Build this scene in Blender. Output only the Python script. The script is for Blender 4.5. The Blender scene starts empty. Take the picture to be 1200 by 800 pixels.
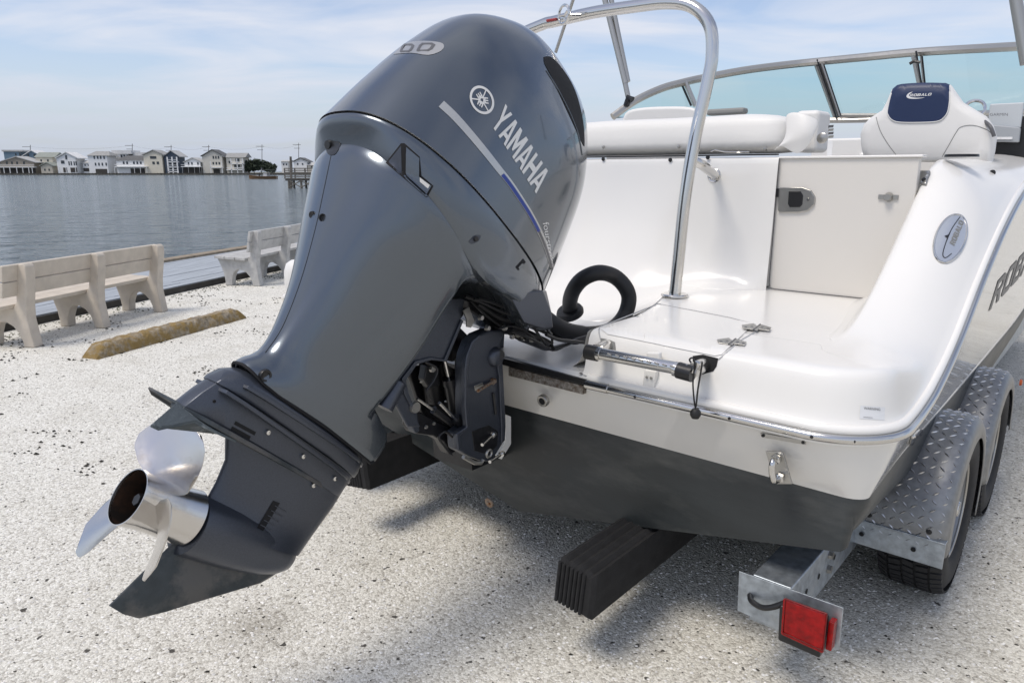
import bpy, bmesh, math, random
from mathutils import Vector, Matrix
from mathutils.bvhtree import BVHTree
from mathutils.geometry import tessellate_polygon
random.seed(7)
R = math.radians
sc = bpy.context.scene
COL = sc.collection

# ------------------------------------------------------------------ camera
FPX, CX, CY = 845.0, 600.0, 400.0           # focal length in photo pixels (1200 x 800 photo)
PIT = math.atan(200.0 / FPX)                # horizon 200 px above the centre
CH = 1.5
cam = bpy.data.cameras.new('camera'); camo = bpy.data.objects.new('camera', cam); COL.objects.link(camo)
cam.sensor_width = 36; cam.lens = FPX / 1200 * 36; cam.clip_start = 0.05; cam.clip_end = 6000
camo.location = (0, 0, CH); camo.rotation_euler = (R(90) - PIT, 0, 0)
sc.camera = camo
sc.render.resolution_x = 1024; sc.render.resolution_y = 682
sc.view_settings.view_transform = 'Standard'; sc.view_settings.look = 'None'
sc.view_settings.exposure = 0.42; sc.view_settings.gamma = 1

# ------------------------------------------------------------------ sky and sun
SUN_EL, SUN_AZ = 62.0, 236.0                 # azimuth measured clockwise from +Y
world = bpy.data.worlds.new('World'); sc.world = world; world.use_nodes = True
wn = world.node_tree.nodes; wl = world.node_tree.links; wn.clear()
wo = wn.new('ShaderNodeOutputWorld'); bg = wn.new('ShaderNodeBackground')
sky = wn.new('ShaderNodeTexSky'); sky.sky_type = 'NISHITA'; sky.sun_disc = False
sky.sun_elevation = R(SUN_EL); sky.sun_rotation = R(SUN_AZ)
sky.air_density = 1.0; sky.dust_density = 0.8; sky.ozone_density = 2.2
tc = wn.new('ShaderNodeTexCoord'); sep = wn.new('ShaderNodeSeparateXYZ'); wl.new(tc.outputs['Generated'], sep.inputs[0])
def wmath(op, a, b=None):
    n = wn.new('ShaderNodeMath'); n.operation = op
    for i, v in enumerate((a, b)):
        if v is None: continue
        if isinstance(v, (int, float)): n.inputs[i].default_value = v
        else: wl.new(v, n.inputs[i])
    return n.outputs[0]
zc = wmath('MAXIMUM', wmath('ADD', sep.outputs[2], 0.10), 0.04)
xx = wmath('DIVIDE', sep.outputs[0], zc); yy = wmath('DIVIDE', sep.outputs[1], zc)
cmb = wn.new('ShaderNodeCombineXYZ'); wl.new(xx, cmb.inputs[0]); wl.new(yy, cmb.inputs[1])
mp = wn.new('ShaderNodeMapping'); mp.inputs['Scale'].default_value = (0.55, 0.95, 1); mp.inputs['Rotation'].default_value = (0, 0, R(12)); mp.inputs['Location'].default_value = (3.1, 1.7, 0)
wl.new(cmb.outputs[0], mp.inputs[0])
n1 = wn.new('ShaderNodeTexNoise'); n1.inputs['Scale'].default_value = 1.5; n1.inputs['Detail'].default_value = 6; n1.inputs['Roughness'].default_value = 0.52; n1.inputs['Distortion'].default_value = 0.5
wl.new(mp.outputs[0], n1.inputs['Vector'])
cr = wn.new('ShaderNodeValToRGB'); cr.color_ramp.elements[0].position = 0.36; cr.color_ramp.elements[1].position = 0.68
cr.color_ramp.elements[0].color = (0.12, 0.12, 0.12, 1); cr.color_ramp.elements[1].color = (0.95, 0.95, 0.95, 1)
wl.new(n1.outputs[0], cr.inputs[0])
mixc = wn.new('ShaderNodeMix'); mixc.data_type = 'RGBA'
wl.new(cr.outputs[0], mixc.inputs[0]); tint = wn.new('ShaderNodeMix'); tint.data_type = 'RGBA'; tint.blend_type = 'MULTIPLY'; tint.inputs[0].default_value = 1.0; tint.inputs[7].default_value = (1.08, 0.99, 1.0, 1); wl.new(sky.outputs[0], tint.inputs[6]); wl.new(tint.outputs[2], mixc.inputs[6]); mixc.inputs[7].default_value = (5.2, 5.35, 5.85, 1)
hz = wn.new('ShaderNodeMapRange'); hz.interpolation_type = 'SMOOTHSTEP'; hz.inputs[1].default_value = -0.02; hz.inputs[2].default_value = 0.17; hz.inputs[3].default_value = 0.85; hz.inputs[4].default_value = 0.0; wl.new(sep.outputs[2], hz.inputs[0])
mixh = wn.new('ShaderNodeMix'); mixh.data_type = 'RGBA'; wl.new(hz.outputs[0], mixh.inputs[0]); wl.new(mixc.outputs[2], mixh.inputs[6]); mixh.inputs[7].default_value = (3.2, 3.65, 4.5, 1)
wl.new(mixh.outputs[2], bg.inputs[0]); bg.inputs[1].default_value = 0.115
wl.new(bg.outputs[0], wo.inputs[0])
sun = bpy.data.lights.new('sun', 'SUN'); suno = bpy.data.objects.new('sun', sun); COL.objects.link(suno)
sun.energy = 1.8; sun.angle = R(22.0); sun.color = (1.0, 0.93, 0.83)
sd = Vector((math.sin(R(SUN_AZ)) * math.cos(R(SUN_EL)), math.cos(R(SUN_AZ)) * math.cos(R(SUN_EL)), math.sin(R(SUN_EL))))
suno.rotation_euler = sd.to_track_quat('Z', 'Y').to_euler(); suno.location = (0, -3, 8)

# ------------------------------------------------------------------ frames of reference
TH = math.atan(745 / math.hypot(FPX, 200))   # heading of the boat, to the right of the view
S = Vector((math.cos(TH), -math.sin(TH), 0)); F = Vector((math.sin(TH), math.cos(TH), 0)); Z = Vector((0, 0, 1))
U0, V0, Z0, TI = -1.65, 1.75, 1.08, R(38)    # motor pivot in boat coordinates, tilt of the motor
def mat4(a, b, c, o):
    return Matrix(((a.x, b.x, c.x, o.x), (a.y, b.y, c.y, o.y), (a.z, b.z, c.z, o.z), (0, 0, 0, 1)))
WM = Matrix.Identity(4)
BM = mat4(S, F, Z, Vector((0, 0, 0)))                         # boat: (starboard, forward, up)
MM = mat4(-F * math.cos(TI) + Z * math.sin(TI), F * math.sin(TI) + Z * math.cos(TI), S,
          S * U0 + F * V0 + Z * Z0)                           # motor: (aft, up the shaft, starboard)
CAM = Vector((0, 0, CH))
def ray(px, py):
    d = Vector(((px - CX) / FPX, 1.0, -(py - CY) / FPX)); c, s = math.cos(PIT), math.sin(PIT)
    return Vector((d.x, d.y * c + d.z * s, -d.y * s + d.z * c))
def onplane(px, py, n, d):
    r = ray(px, py); return CAM + r * ((d - n.dot(CAM)) / n.dot(r))
def bu(px, py, u): p = onplane(px, py, S, u); return (u, p.dot(F), p.z)
def bv(px, py, v): p = onplane(px, py, F, v); return (p.dot(S), v, p.z)
def bz(px, py, z): p = onplane(px, py, Z, z); return (p.dot(S), p.dot(F), z)
MMI = MM.inverted()
def mw(px, py, w): q = MMI @ onplane(px, py, S, U0 + w); return (q.x, q.y, w)
def wy(px, py, y): p = onplane(px, py, Vector((0, 1, 0)), y); return (p.x, y, p.z)
def wz(px, py, z=0): p = onplane(px, py, Z, z); return (p.x, p.y, z)

# ------------------------------------------------------------------ materials
MATS = {}
def nodes(m): return m.node_tree.nodes, m.node_tree.links
def material(name, col, rough=0.5, metal=0.0, coat=0.0, var=0.0, vscale=20, bump=0.0, bscale=60, dirt=None, dscale=4, dpos=(0.5, 0.7), spec=0.5, rvar=0.0, detail=4, stretch=None, bdist=0.01, coatr=0.05):
    if name in MATS: return MATS[name]
    m = bpy.data.materials.new(name); m.use_nodes = True; n, l = nodes(m); b = n['Principled BSDF']
    b.inputs['Base Color'].default_value = (*col, 1); b.inputs['Roughness'].default_value = rough; b.inputs['Metallic'].default_value = metal
    b.inputs['Coat Weight'].default_value = coat; b.inputs['Coat Roughness'].default_value = coatr; b.inputs['Specular IOR Level'].default_value = spec
    t = n.new('ShaderNodeTexCoord'); vec = t.outputs['Object']
    if stretch:
        mpn = n.new('ShaderNodeMapping'); mpn.inputs['Scale'].default_value = stretch; l.new(vec, mpn.inputs[0]); vec = mpn.outputs[0]
    cur = None
    if var or rvar:
        x = n.new('ShaderNodeTexNoise'); x.inputs['Scale'].default_value = vscale; x.inputs['Detail'].default_value = detail; l.new(vec, x.inputs['Vector'])
        if var:
            r = n.new('ShaderNodeValToRGB'); r.color_ramp.elements[0].position = 0.3; r.color_ramp.elements[1].position = 0.7
            r.color_ramp.elements[0].color = (*[max(0, c * (1 - var)) for c in col], 1); r.color_ramp.elements[1].color = (*[min(1, c * (1 + var)) for c in col], 1)
            l.new(x.outputs[0], r.inputs[0]); cur = r.outputs[0]
        if rvar:
            q = n.new('ShaderNodeMapRange'); q.inputs[3].default_value = max(0.02, rough - rvar); q.inputs[4].default_value = min(1, rough + rvar)
            l.new(x.outputs[0], q.inputs[0]); l.new(q.outputs[0], b.inputs['Roughness'])
    if dirt:
        x = n.new('ShaderNodeTexNoise'); x.inputs['Scale'].default_value = dscale; x.inputs['Detail'].default_value = 7; x.inputs['Roughness'].default_value = 0.65; l.new(vec, x.inputs['Vector'])
        r = n.new('ShaderNodeMapRange'); r.inputs[1].default_value = dpos[0]; r.inputs[2].default_value = dpos[1]; l.new(x.outputs[0], r.inputs[0])
        mx = n.new('ShaderNodeMix'); mx.data_type = 'RGBA'; l.new(r.outputs[0], mx.inputs[0])
        if cur: l.new(cur, mx.inputs[6])
        else: mx.inputs[6].default_value = (*col, 1)
        mx.inputs[7].default_value = (*dirt, 1); cur = mx.outputs[2]
    if cur: l.new(cur, b.inputs['Base Color'])
    if bump:
        x = n.new('ShaderNodeTexNoise'); x.inputs['Scale'].default_value = bscale; x.inputs['Detail'].default_value = 6; l.new(vec, x.inputs['Vector'])
        bp = n.new('ShaderNodeBump'); bp.inputs['Strength'].default_value = bump; bp.inputs['Distance'].default_value = bdist
        l.new(x.outputs[0], bp.inputs['Height']); l.new(bp.outputs[0], b.inputs['Normal'])
    MATS[name] = m; return m
PAINT = material('blue_grey_metallic_paint', (0.108, 0.126, 0.148), 0.25, 0.80, coat=0.8, var=0.10, vscale=900, coatr=0.06, dirt=(0.11, 0.13, 0.15), dscale=5, dpos=(0.55, 0.95), stretch=(1, 1, 1))
PAINT2 = material('dark_blue_satin_casting', (0.062, 0.070, 0.088), 0.38, 0.6, coat=0.25, var=0.12, vscale=300, bump=0.06, bscale=400, dirt=(0.09, 0.10, 0.11), dscale=9, dpos=(0.6, 0.9), coatr=0.25)
SKEGM = material('worn_skeg_paint', (0.045, 0.055, 0.062), 0.5, 0.4, var=0.2, vscale=30, dirt=(0.10, 0.10, 0.10), dscale=6, dpos=(0.45, 0.56), bump=0.1, bscale=120)
ANODE = material('oxidised_anode', (0.10, 0.12, 0.13), 0.7, 0.3, dirt=(0.30, 0.33, 0.34), dscale=18, dpos=(0.5, 0.65), bump=0.3, bscale=90)
STEEL = material('stainless_steel', (0.62, 0.61, 0.59), 0.13, 1.0, rvar=0.06, vscale=60)
PROPM = material('cast_stainless_propeller', (0.62, 0.60, 0.575), 0.20, 1.0, rvar=0.07, vscale=40, dirt=(0.42, 0.37, 0.31), dscale=8, dpos=(0.55, 0.8), bump=0.015, bscale=50)
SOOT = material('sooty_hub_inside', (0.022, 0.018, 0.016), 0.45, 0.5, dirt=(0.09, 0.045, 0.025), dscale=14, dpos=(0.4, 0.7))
RUST = material('rusty_bolt', (0.30, 0.24, 0.19), 0.5, 0.7, dirt=(0.22, 0.10, 0.04), dscale=70, dpos=(0.5, 0.6))
ALU = material('brushed_aluminium', (0.42, 0.41, 0.385), 0.32, 0.9, rvar=0.08, vscale=50)
GALV = material('galvanised_steel', (0.36, 0.40, 0.44), 0.42, 0.75, var=0.22, vscale=45, dirt=(0.50, 0.53, 0.55), dscale=13, dpos=(0.5, 0.75), rvar=0.1, bump=0.05, bscale=80)
PLATE = material('diamond_plate_aluminium', (0.25, 0.255, 0.26), 0.42, 0.85, var=0.15, vscale=40, rvar=0.12, dirt=(0.22, 0.22, 0.22), dscale=9, dpos=(0.55, 0.85), bump=0.05, bscale=50)
BADGE = material('brushed_badge_plate', (0.42, 0.42, 0.42), 0.3, 0.6)
CHROME = material('pale_chrome_badge', (0.80, 0.80, 0.79), 0.32, 0.9)
TREADM = material('tread_highlight_aluminium', (0.62, 0.62, 0.62), 0.30, 0.9)  # paler than the plate: highlights of the raised bars put into the colour
STAIN = material('corroded_metal_strip', (0.30, 0.28, 0.25), 0.55, 0.4, dirt=(0.13, 0.10, 0.075), dscale=60, dpos=(0.4, 0.6), var=0.3, vscale=180)
BLACKP = material('black_plastic', (0.012, 0.012, 0.013), 0.35, 0, bump=0.05, bscale=200)
BLACKM = material('black_metal', (0.014, 0.014, 0.016), 0.32, 0.2, var=0.4, vscale=60)
RUBBER = material('black_rubber_hose', (0.010, 0.010, 0.011), 0.55, 0, bump=0.1, bscale=300)
TYREM = material('tyre_rubber', (0.018, 0.018, 0.019), 0.75, 0, var=0.25, vscale=40, bump=0.1, bscale=200)
DARK = material('dark_gap', (0.004, 0.004, 0.005), 0.8)
GEL = material('white_gelcoat', (0.77, 0.757, 0.725), 0.22, 0, coat=0.25, bump=0.012, bscale=9, var=0.015, vscale=3, coatr=0.1)
GELS = material('white_hull_side', (0.72, 0.70, 0.655), 0.10, 0, coat=0.6, var=0.02, vscale=3, dirt=(0.62, 0.58, 0.50), dscale=2.5, dpos=(0.52, 0.9), coatr=0.03)
GATEM = material('cream_textured_gelcoat', (0.66, 0.635, 0.59), 0.45, 0, bump=0.04, bscale=160)
WELLM = material('grey_white_gelcoat', (0.62, 0.62, 0.61), 0.35, 0, bump=0.02, bscale=30, dirt=(0.5, 0.5, 0.49), dscale=4, dpos=(0.5, 0.9))
VINYL = material('white_vinyl', (0.73, 0.72, 0.695), 0.5, 0, bump=0.08, bscale=14, bdist=0.02)
NAVY = material('navy_vinyl', (0.008, 0.022, 0.075), 0.45, 0, bump=0.08, bscale=300)
GREYV = material('grey_headrest', (0.22, 0.22, 0.21), 0.6)
BOTTOM = material('black_antifouling', (0.024, 0.028, 0.029), 0.42, 0, var=0.25, vscale=6, dirt=(0.095, 0.097, 0.090), dscale=3.6, dpos=(0.50, 0.85), bump=0.06, bscale=40, rvar=0.12, stretch=(0.5, 0.5, 1.6))
CARPET = material('black_bunk_carpet', (0.010, 0.010, 0.011), 0.85, 0, bump=0.4, bscale=400, var=0.4, vscale=25)
WHITEV = material('silver_white_vinyl_print', (0.70, 0.69, 0.66), 0.35, 0.1)
WHITEP = material('white_print', (0.75, 0.75, 0.75), 0.4)
BLUEV = material('blue_vinyl_print', (0.008, 0.035, 0.24), 0.4, 0.0)
GREYP = material('dark_grey_print', (0.09, 0.09, 0.095), 0.4)
BENCHM = material('weathered_composite_beige', (0.56, 0.50, 0.42), 0.65, 0, var=0.08, vscale=10, bump=0.15, bscale=60, dirt=(0.45, 0.405, 0.35), dscale=6, dpos=(0.5, 0.85), stretch=(1, 1, 1))
BENCHG = material('weathered_composite_grey', (0.46, 0.455, 0.44), 0.65, 0, var=0.12, vscale=10, bump=0.15, bscale=60, dirt=(0.28, 0.275, 0.27), dscale=9, dpos=(0.5, 0.8))
PLANKM = material('grey_deck_plank', (0.34, 0.37, 0.40), 0.7, 0, var=0.10, vscale=12, bump=0.2, bscale=60, stretch=(1, 0.1, 1))
TIMBER = material('dark_timber', (0.035, 0.032, 0.028), 0.8, 0, var=0.4, vscale=8, bump=0.3, bscale=30)  # near-black tone, darker than the planks
CAPW = material('tan_timber_cap', (0.26, 0.21, 0.15), 0.8, 0, var=0.3, vscale=9)
STOPM = material('lichen_concrete', (0.29, 0.245, 0.18), 0.9, 0, var=0.45, vscale=22, dirt=(0.25, 0.17, 0.06), dscale=9, dpos=(0.42, 0.56), bump=1.0, bscale=30, bdist=0.02)
DEBRIS = material('dry_seaweed_bits', (0.022, 0.020, 0.014), 0.9, 0, var=0.6, vscale=3)
MOSS = material('moss_green', (0.045, 0.055, 0.018), 0.95, 0, var=0.5, vscale=30)
ORANGE = material('orange_reflector', (0.6, 0.10, 0.01), 0.3)

# red lens, light-catching plastic
REDM = material('red_lens_plastic', (0.27, 0.002, 0.003), 0.25, 0, coat=0.0, spec=0.35, var=0.35, vscale=45, bump=0.15, bscale=60)
# tinted windscreen glass
GLASS = bpy.data.materials.new('green_tinted_glass'); GLASS.use_nodes = True
n, l = nodes(GLASS); n.clear(); o_ = n.new('ShaderNodeOutputMaterial'); tr = n.new('ShaderNodeBsdfTransparent'); gl = n.new('ShaderNodeBsdfGlossy'); mxs = n.new('ShaderNodeMixShader'); fr = n.new('ShaderNodeFresnel')
tr.inputs[0].default_value = (0.66, 0.82, 0.82, 1); gl.inputs[1].default_value = 0.03; gl.inputs[0].default_value = (0.9, 1, 1, 1); fr.inputs[0].default_value = 1.45
l.new(fr.outputs[0], mxs.inputs[0]); l.new(tr.outputs[0], mxs.inputs[1]); l.new(gl.outputs[0], mxs.inputs[2]); l.new(mxs.outputs[0], o_.inputs[0])

# crushed shell ground
GROUND = bpy.data.materials.new('crushed_shell_gravel'); GROUND.use_nodes = True
n, l = nodes(GROUND); b = n['Principled BSDF']; b.inputs['Roughness'].default_value = 0.9; b.inputs['Specular IOR Level'].default_value = 0.15
t = n.new('ShaderNodeTexCoord')
def vor(scale, feat='F1', rnd=1.0):
    v = n.new('ShaderNodeTexVoronoi'); v.feature = feat; v.inputs['Scale'].default_value = scale; v.inputs['Randomness'].default_value = rnd; l.new(wv, v.inputs['Vector']); return v
def nz(scale, det=5, ro=0.5):
    x = n.new('ShaderNodeTexNoise'); x.inputs['Scale'].default_value = scale; x.inputs['Detail'].default_value = det; x.inputs['Roughness'].default_value = ro; l.new(t.outputs['Object'], x.inputs['Vector']); return x.outputs[0]
def ramp(x, stops):
    r = n.new('ShaderNodeValToRGB'); e = r.color_ramp.elements
    while len(e) < len(stops): e.new(0.5)
    for i, (p, c) in enumerate(stops): e[i].position = p; e[i].color = (*c, 1)
    l.new(x, r.inputs[0]); return r.outputs[0]
def mixrgb(fac, a, bb, mode='MIX'):
    m_ = n.new('ShaderNodeMix'); m_.data_type = 'RGBA'; m_.blend_type = mode
    for i, v in ((0, fac), (6, a), (7, bb)):
        if isinstance(v, (int, float)): m_.inputs[i].default_value = v
        elif isinstance(v, tuple): m_.inputs[i].default_value = (*v, 1)
        else: l.new(v, m_.inputs[i])
    return m_.outputs[2]
wob = n.new('ShaderNodeTexNoise'); wob.inputs['Scale'].default_value = 60; wob.inputs['Detail'].default_value = 3; l.new(t.outputs['Object'], wob.inputs['Vector'])
va = n.new('ShaderNodeVectorMath'); va.operation = 'SCALE'; va.inputs['Scale'].default_value = 0.012; l.new(wob.outputs['Color'], va.inputs[0])
vb = n.new('ShaderNodeVectorMath'); vb.operation = 'ADD'; l.new(va.outputs[0], vb.inputs[0]); l.new(t.outputs['Object'], vb.inputs[1]); wv = vb.outputs[0]
v1 = vor(112); v2 = vor(250); v3 = vor(40)
sepc = n.new('ShaderNodeSeparateColor'); l.new(v1.outputs['Color'], sepc.inputs[0])
sepd = n.new('ShaderNodeSeparateColor'); l.new(v2.outputs['Color'], sepd.inputs[0])
grain = ramp(sepc.outputs[0], [(0.0, (0.26, 0.24, 0.21)), (0.06, (0.48, 0.46, 0.43)), (0.3, (0.66, 0.645, 0.61)), (0.6, (0.83, 0.82, 0.79)), (1.0, (0.97, 0.965, 0.95))])
grain2 = ramp(sepd.outputs[0], [(0.0, (0.22, 0.20, 0.18)), (0.3, (0.60, 0.585, 0.56)), (1.0, (0.92, 0.91, 0.89))])
base = mixrgb(0.35, grain, grain2); base = mixrgb(1.0, base, (0.985, 0.98, 0.93), 'MULTIPLY')
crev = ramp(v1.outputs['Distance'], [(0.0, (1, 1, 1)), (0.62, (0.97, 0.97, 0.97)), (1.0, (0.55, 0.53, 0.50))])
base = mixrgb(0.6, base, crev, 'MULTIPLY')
blk = ramp(nz(26, 3, 0.4), [(0.0, (0, 0, 0)), (0.69, (0, 0, 0)), (0.715, (1, 1, 1)), (1.0, (1, 1, 1))])
base = mixrgb(blk, base, (0.10, 0.095, 0.085))
sepe = n.new('ShaderNodeSeparateColor'); l.new(v3.outputs['Color'], sepe.inputs[0])
dot_ = gm0 = n.new('ShaderNodeMath'); dot_.operation = 'MULTIPLY'
c1_ = n.new('ShaderNodeMath'); c1_.operation = 'GREATER_THAN'; l.new(sepe.outputs[0], c1_.inputs[0]); c1_.inputs[1].default_value = 0.945
c2_ = n.new('ShaderNodeMath'); c2_.operation = 'LESS_THAN'; l.new(v3.outputs['Distance'], c2_.inputs[0]); c2_.inputs[1].default_value = 0.21
l.new(c1_.outputs[0], dot_.inputs[0]); l.new(c2_.outputs[0], dot_.inputs[1])
base = mixrgb(dot_.outputs[0], base, (0.07, 0.065, 0.055))
# worn, dirtier driving lane where trailers are backed in
sx = n.new('ShaderNodeSeparateXYZ'); l.new(t.outputs['Object'], sx.inputs[0])
def gm(op, a, bb, cc=None):
    q = n.new('ShaderNodeMath'); q.operation = op
    for i, v in enumerate((a, bb, cc)):
        if v is None: continue
        if isinstance(v, (int, float)): q.inputs[i].default_value = v
        else: l.new(v, q.inputs[i])
    return q.outputs[0]
lane = gm('SUBTRACT', gm('MULTIPLY', sx.outputs[0], 0.96), gm('MULTIPLY', sx.outputs[1], 0.28))
lane = gm('ADD', lane, gm('MULTIPLY', nz(1.1, 5, 0.6), 1.6))
lm = n.new('ShaderNodeMapRange'); lm.interpolation_type = 'SMOOTHSTEP'; lm.inputs[1].default_value = -3.2; lm.inputs[2].default_value = 0.2; l.new(lane, lm.inputs[0])
base = mixrgb(gm('MULTIPLY', lm.outputs[0], 0.93), base, mixrgb(1.0, base, (0.90, 0.885, 0.86), 'MULTIPLY'))
stain = ramp(nz(2.2, 6, 0.6), [(0.0, (1, 1, 1)), (0.5, (1, 1, 1)), (0.75, (0.86, 0.85, 0.83))])
base = mixrgb(1.0, base, stain, 'MULTIPLY')
# darker patch of ground with a ragged edge
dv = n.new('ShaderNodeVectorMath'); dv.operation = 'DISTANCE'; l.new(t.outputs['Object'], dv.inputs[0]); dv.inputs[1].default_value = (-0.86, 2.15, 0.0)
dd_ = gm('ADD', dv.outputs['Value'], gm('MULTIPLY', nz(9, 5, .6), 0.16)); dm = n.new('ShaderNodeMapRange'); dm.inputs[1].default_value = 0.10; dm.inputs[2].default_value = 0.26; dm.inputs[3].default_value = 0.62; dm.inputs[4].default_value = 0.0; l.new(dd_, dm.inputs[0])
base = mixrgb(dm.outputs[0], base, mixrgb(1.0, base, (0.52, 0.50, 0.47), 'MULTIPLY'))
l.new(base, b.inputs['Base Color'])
hgt = gm('ADD', gm('MULTIPLY', sepc.outputs[1], 0.5), gm('MULTIPLY', gm('SUBTRACT', 1.0, v1.outputs['Distance']), 1.0))
hgt = gm('ADD', hgt, gm('MULTIPLY', gm('SUBTRACT', 1.0, v2.outputs['Distance']), 0.35))
hgt = gm('ADD', hgt, gm('MULTIPLY', nz(5, 4), 1.2))
bp = n.new('ShaderNodeBump'); bp.inputs['Strength'].default_value = 0.6; bp.inputs['Distance'].default_value = 0.006; l.new(hgt, bp.inputs['Height']); l.new(bp.outputs[0], b.inputs['Normal'])

# water
WATER = bpy.data.materials.new('choppy_bay_water'); WATER.use_nodes = True
n, l = nodes(WATER); b = n['Principled BSDF']; b.inputs['Base Color'].default_value = (0.13, 0.165, 0.185, 1); b.inputs['Roughness'].default_value = 0.12; b.inputs['IOR'].default_value = 1.33
t = n.new('ShaderNodeTexCoord'); m_ = n.new('ShaderNodeMapping'); m_.inputs['Rotation'].default_value = (0, 0, R(-12)); m_.inputs['Scale'].default_value = (0.45, 1.0, 1); l.new(t.outputs['Object'], m_.inputs[0])
hs = []
for s_, d_ in ((3.0, 3), (8.0, 2), (0.9, 2)):
    x = n.new('ShaderNodeTexNoise'); x.inputs['Scale'].default_value = s_; x.inputs['Detail'].default_value = d_; x.inputs['Roughness'].default_value = 0.6; l.new(m_.outputs[0], x.inputs['Vector']); hs.append(x.outputs[0])
hh = gm('ADD', gm('ADD', gm('MULTIPLY', hs[0], 0.55), gm('MULTIPLY', hs[1], 0.16)), gm('MULTIPLY', hs[2], 2.2))
bp = n.new('ShaderNodeBump'); bp.inputs['Strength'].default_value = 1.0; bp.inputs['Distance'].default_value = 0.9; l.new(hh, bp.inputs['Height']); l.new(bp.outputs[0], b.inputs['Normal'])

# ------------------------------------------------------------------ mesh helpers
def link(name, me, parent, M):
    o = bpy.data.objects.new(name, me); COL.objects.link(o)
    if parent: o.parent = parent
    return o
def cum(o):                                  # accumulated matrix without a depsgraph update
    m = o.matrix_basis.copy()
    while o.parent: o = o.parent; m = o.matrix_basis @ m
    return m
ANG = R(38)
def mk(name, geo, mat, parent=None, M=WM, subs=0, bevel=0.0, ang=None, flat=False, label=None, cat=None, group=None, kind=None, solid=0.0, seg=2):
    """geo = list of (verts, faces) in the frame M; becomes one mesh object under parent"""
    if isinstance(geo, tuple): geo = [geo]
    inv = cum(parent).inverted() if parent else Matrix.Identity(4)
    T = inv @ M
    V = []; Fa = []
    for vs, fs in geo:
        k = len(V); V += [T @ Vector(v) for v in vs]; Fa += [tuple(i + k for i in f) for f in fs]
    me = bpy.data.meshes.new(name); me.from_pydata(V, [], Fa)
    bm = bmesh.new(); bm.from_mesh(me); bmesh.ops.recalc_face_normals(bm, faces=bm.faces); bm.to_mesh(me); bm.free()
    me.materials.append(mat)
    if not flat:
        for p in me.polygons: p.use_smooth = True
        if not subs: me.set_sharp_from_angle(angle=ang or ANG)
    o = link(name, me, parent, M)
    if solid: s_ = o.modifiers.new('solid', 'SOLIDIFY'); s_.thickness = solid; s_.offset = 0
    if bevel:
        bvm = o.modifiers.new('bevel', 'BEVEL'); bvm.width = bevel; bvm.segments = seg; bvm.limit_method = 'ANGLE'; bvm.angle_limit = R(35); bvm.harden_normals = True
    if subs: s_ = o.modifiers.new('subs', 'SUBSURF'); s_.levels = subs; s_.render_levels = subs
    for k_, v_ in (('label', label), ('category', cat), ('group', group), ('kind', kind)):
        if v_: o[k_] = v_
    return o
def mks(name, geos, *a, **k):                # alike small pieces, one object each
    return [mk(name, g, *a, **k) for g in geos]
def thing(name, loc, label, cat, group=None, rot=None, kind=None):
    o = bpy.data.objects.new(name, None); COL.objects.link(o); o.location = loc; o.empty_display_size = 0.2
    if rot is not None: o.rotation_euler = (0, 0, rot)
    if label: o['label'] = label
    if cat: o['category'] = cat
    if group: o['group'] = group
    if kind: o['kind'] = kind
    return o
def box(c, s):
    x, y, z = c; a, b_, d = s[0] / 2, s[1] / 2, s[2] / 2
    v = [(x + i * a, y + j * b_, z + k * d) for i in (-1, 1) for j in (-1, 1) for k in (-1, 1)]
    return v, [(0, 1, 3, 2), (4, 6, 7, 5), (0, 4, 5, 1), (2, 3, 7, 6), (0, 2, 6, 4), (1, 5, 7, 3)]
def hexa(b4, t4):
    return list(b4) + list(t4), [(0, 1, 2, 3), (4, 5, 6, 7), (0, 1, 5, 4), (1, 2, 6, 5), (2, 3, 7, 6), (3, 0, 4, 7)]
def prism(pts, off):                        # 3-D outline swept by the vector off
    n_ = len(pts); off = Vector(off); a = [Vector(p) for p in pts]
    v = [tuple(p) for p in a] + [tuple(p + off) for p in a]
    return v, [tuple(range(n_)), tuple(range(2 * n_ - 1, n_ - 1, -1))] + [(i, (i + 1) % n_, n_ + (i + 1) % n_, n_ + i) for i in range(n_)]
def smooth(pts, k=6, closed=False):
    P = [Vector(p) for p in pts]; n_ = len(P); out = []
    rng = range(n_ if closed else n_ - 1)
    for i in rng:
        g = (lambda j: P[j % n_]) if closed else (lambda j: P[max(0, min(n_ - 1, j))])
        a, b_, c, d = g(i - 1), g(i), g(i + 1), g(i + 2)
        for q in range(k):
            t_ = q / k
            out.append(0.5 * ((2 * b_) + (c - a) * t_ + (2 * a - 5 * b_ + 4 * c - d) * t_ * t_ + (3 * b_ - a - 3 * c + d) * t_ ** 3))
    if not closed: out.append(P[-1])
    return out
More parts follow.
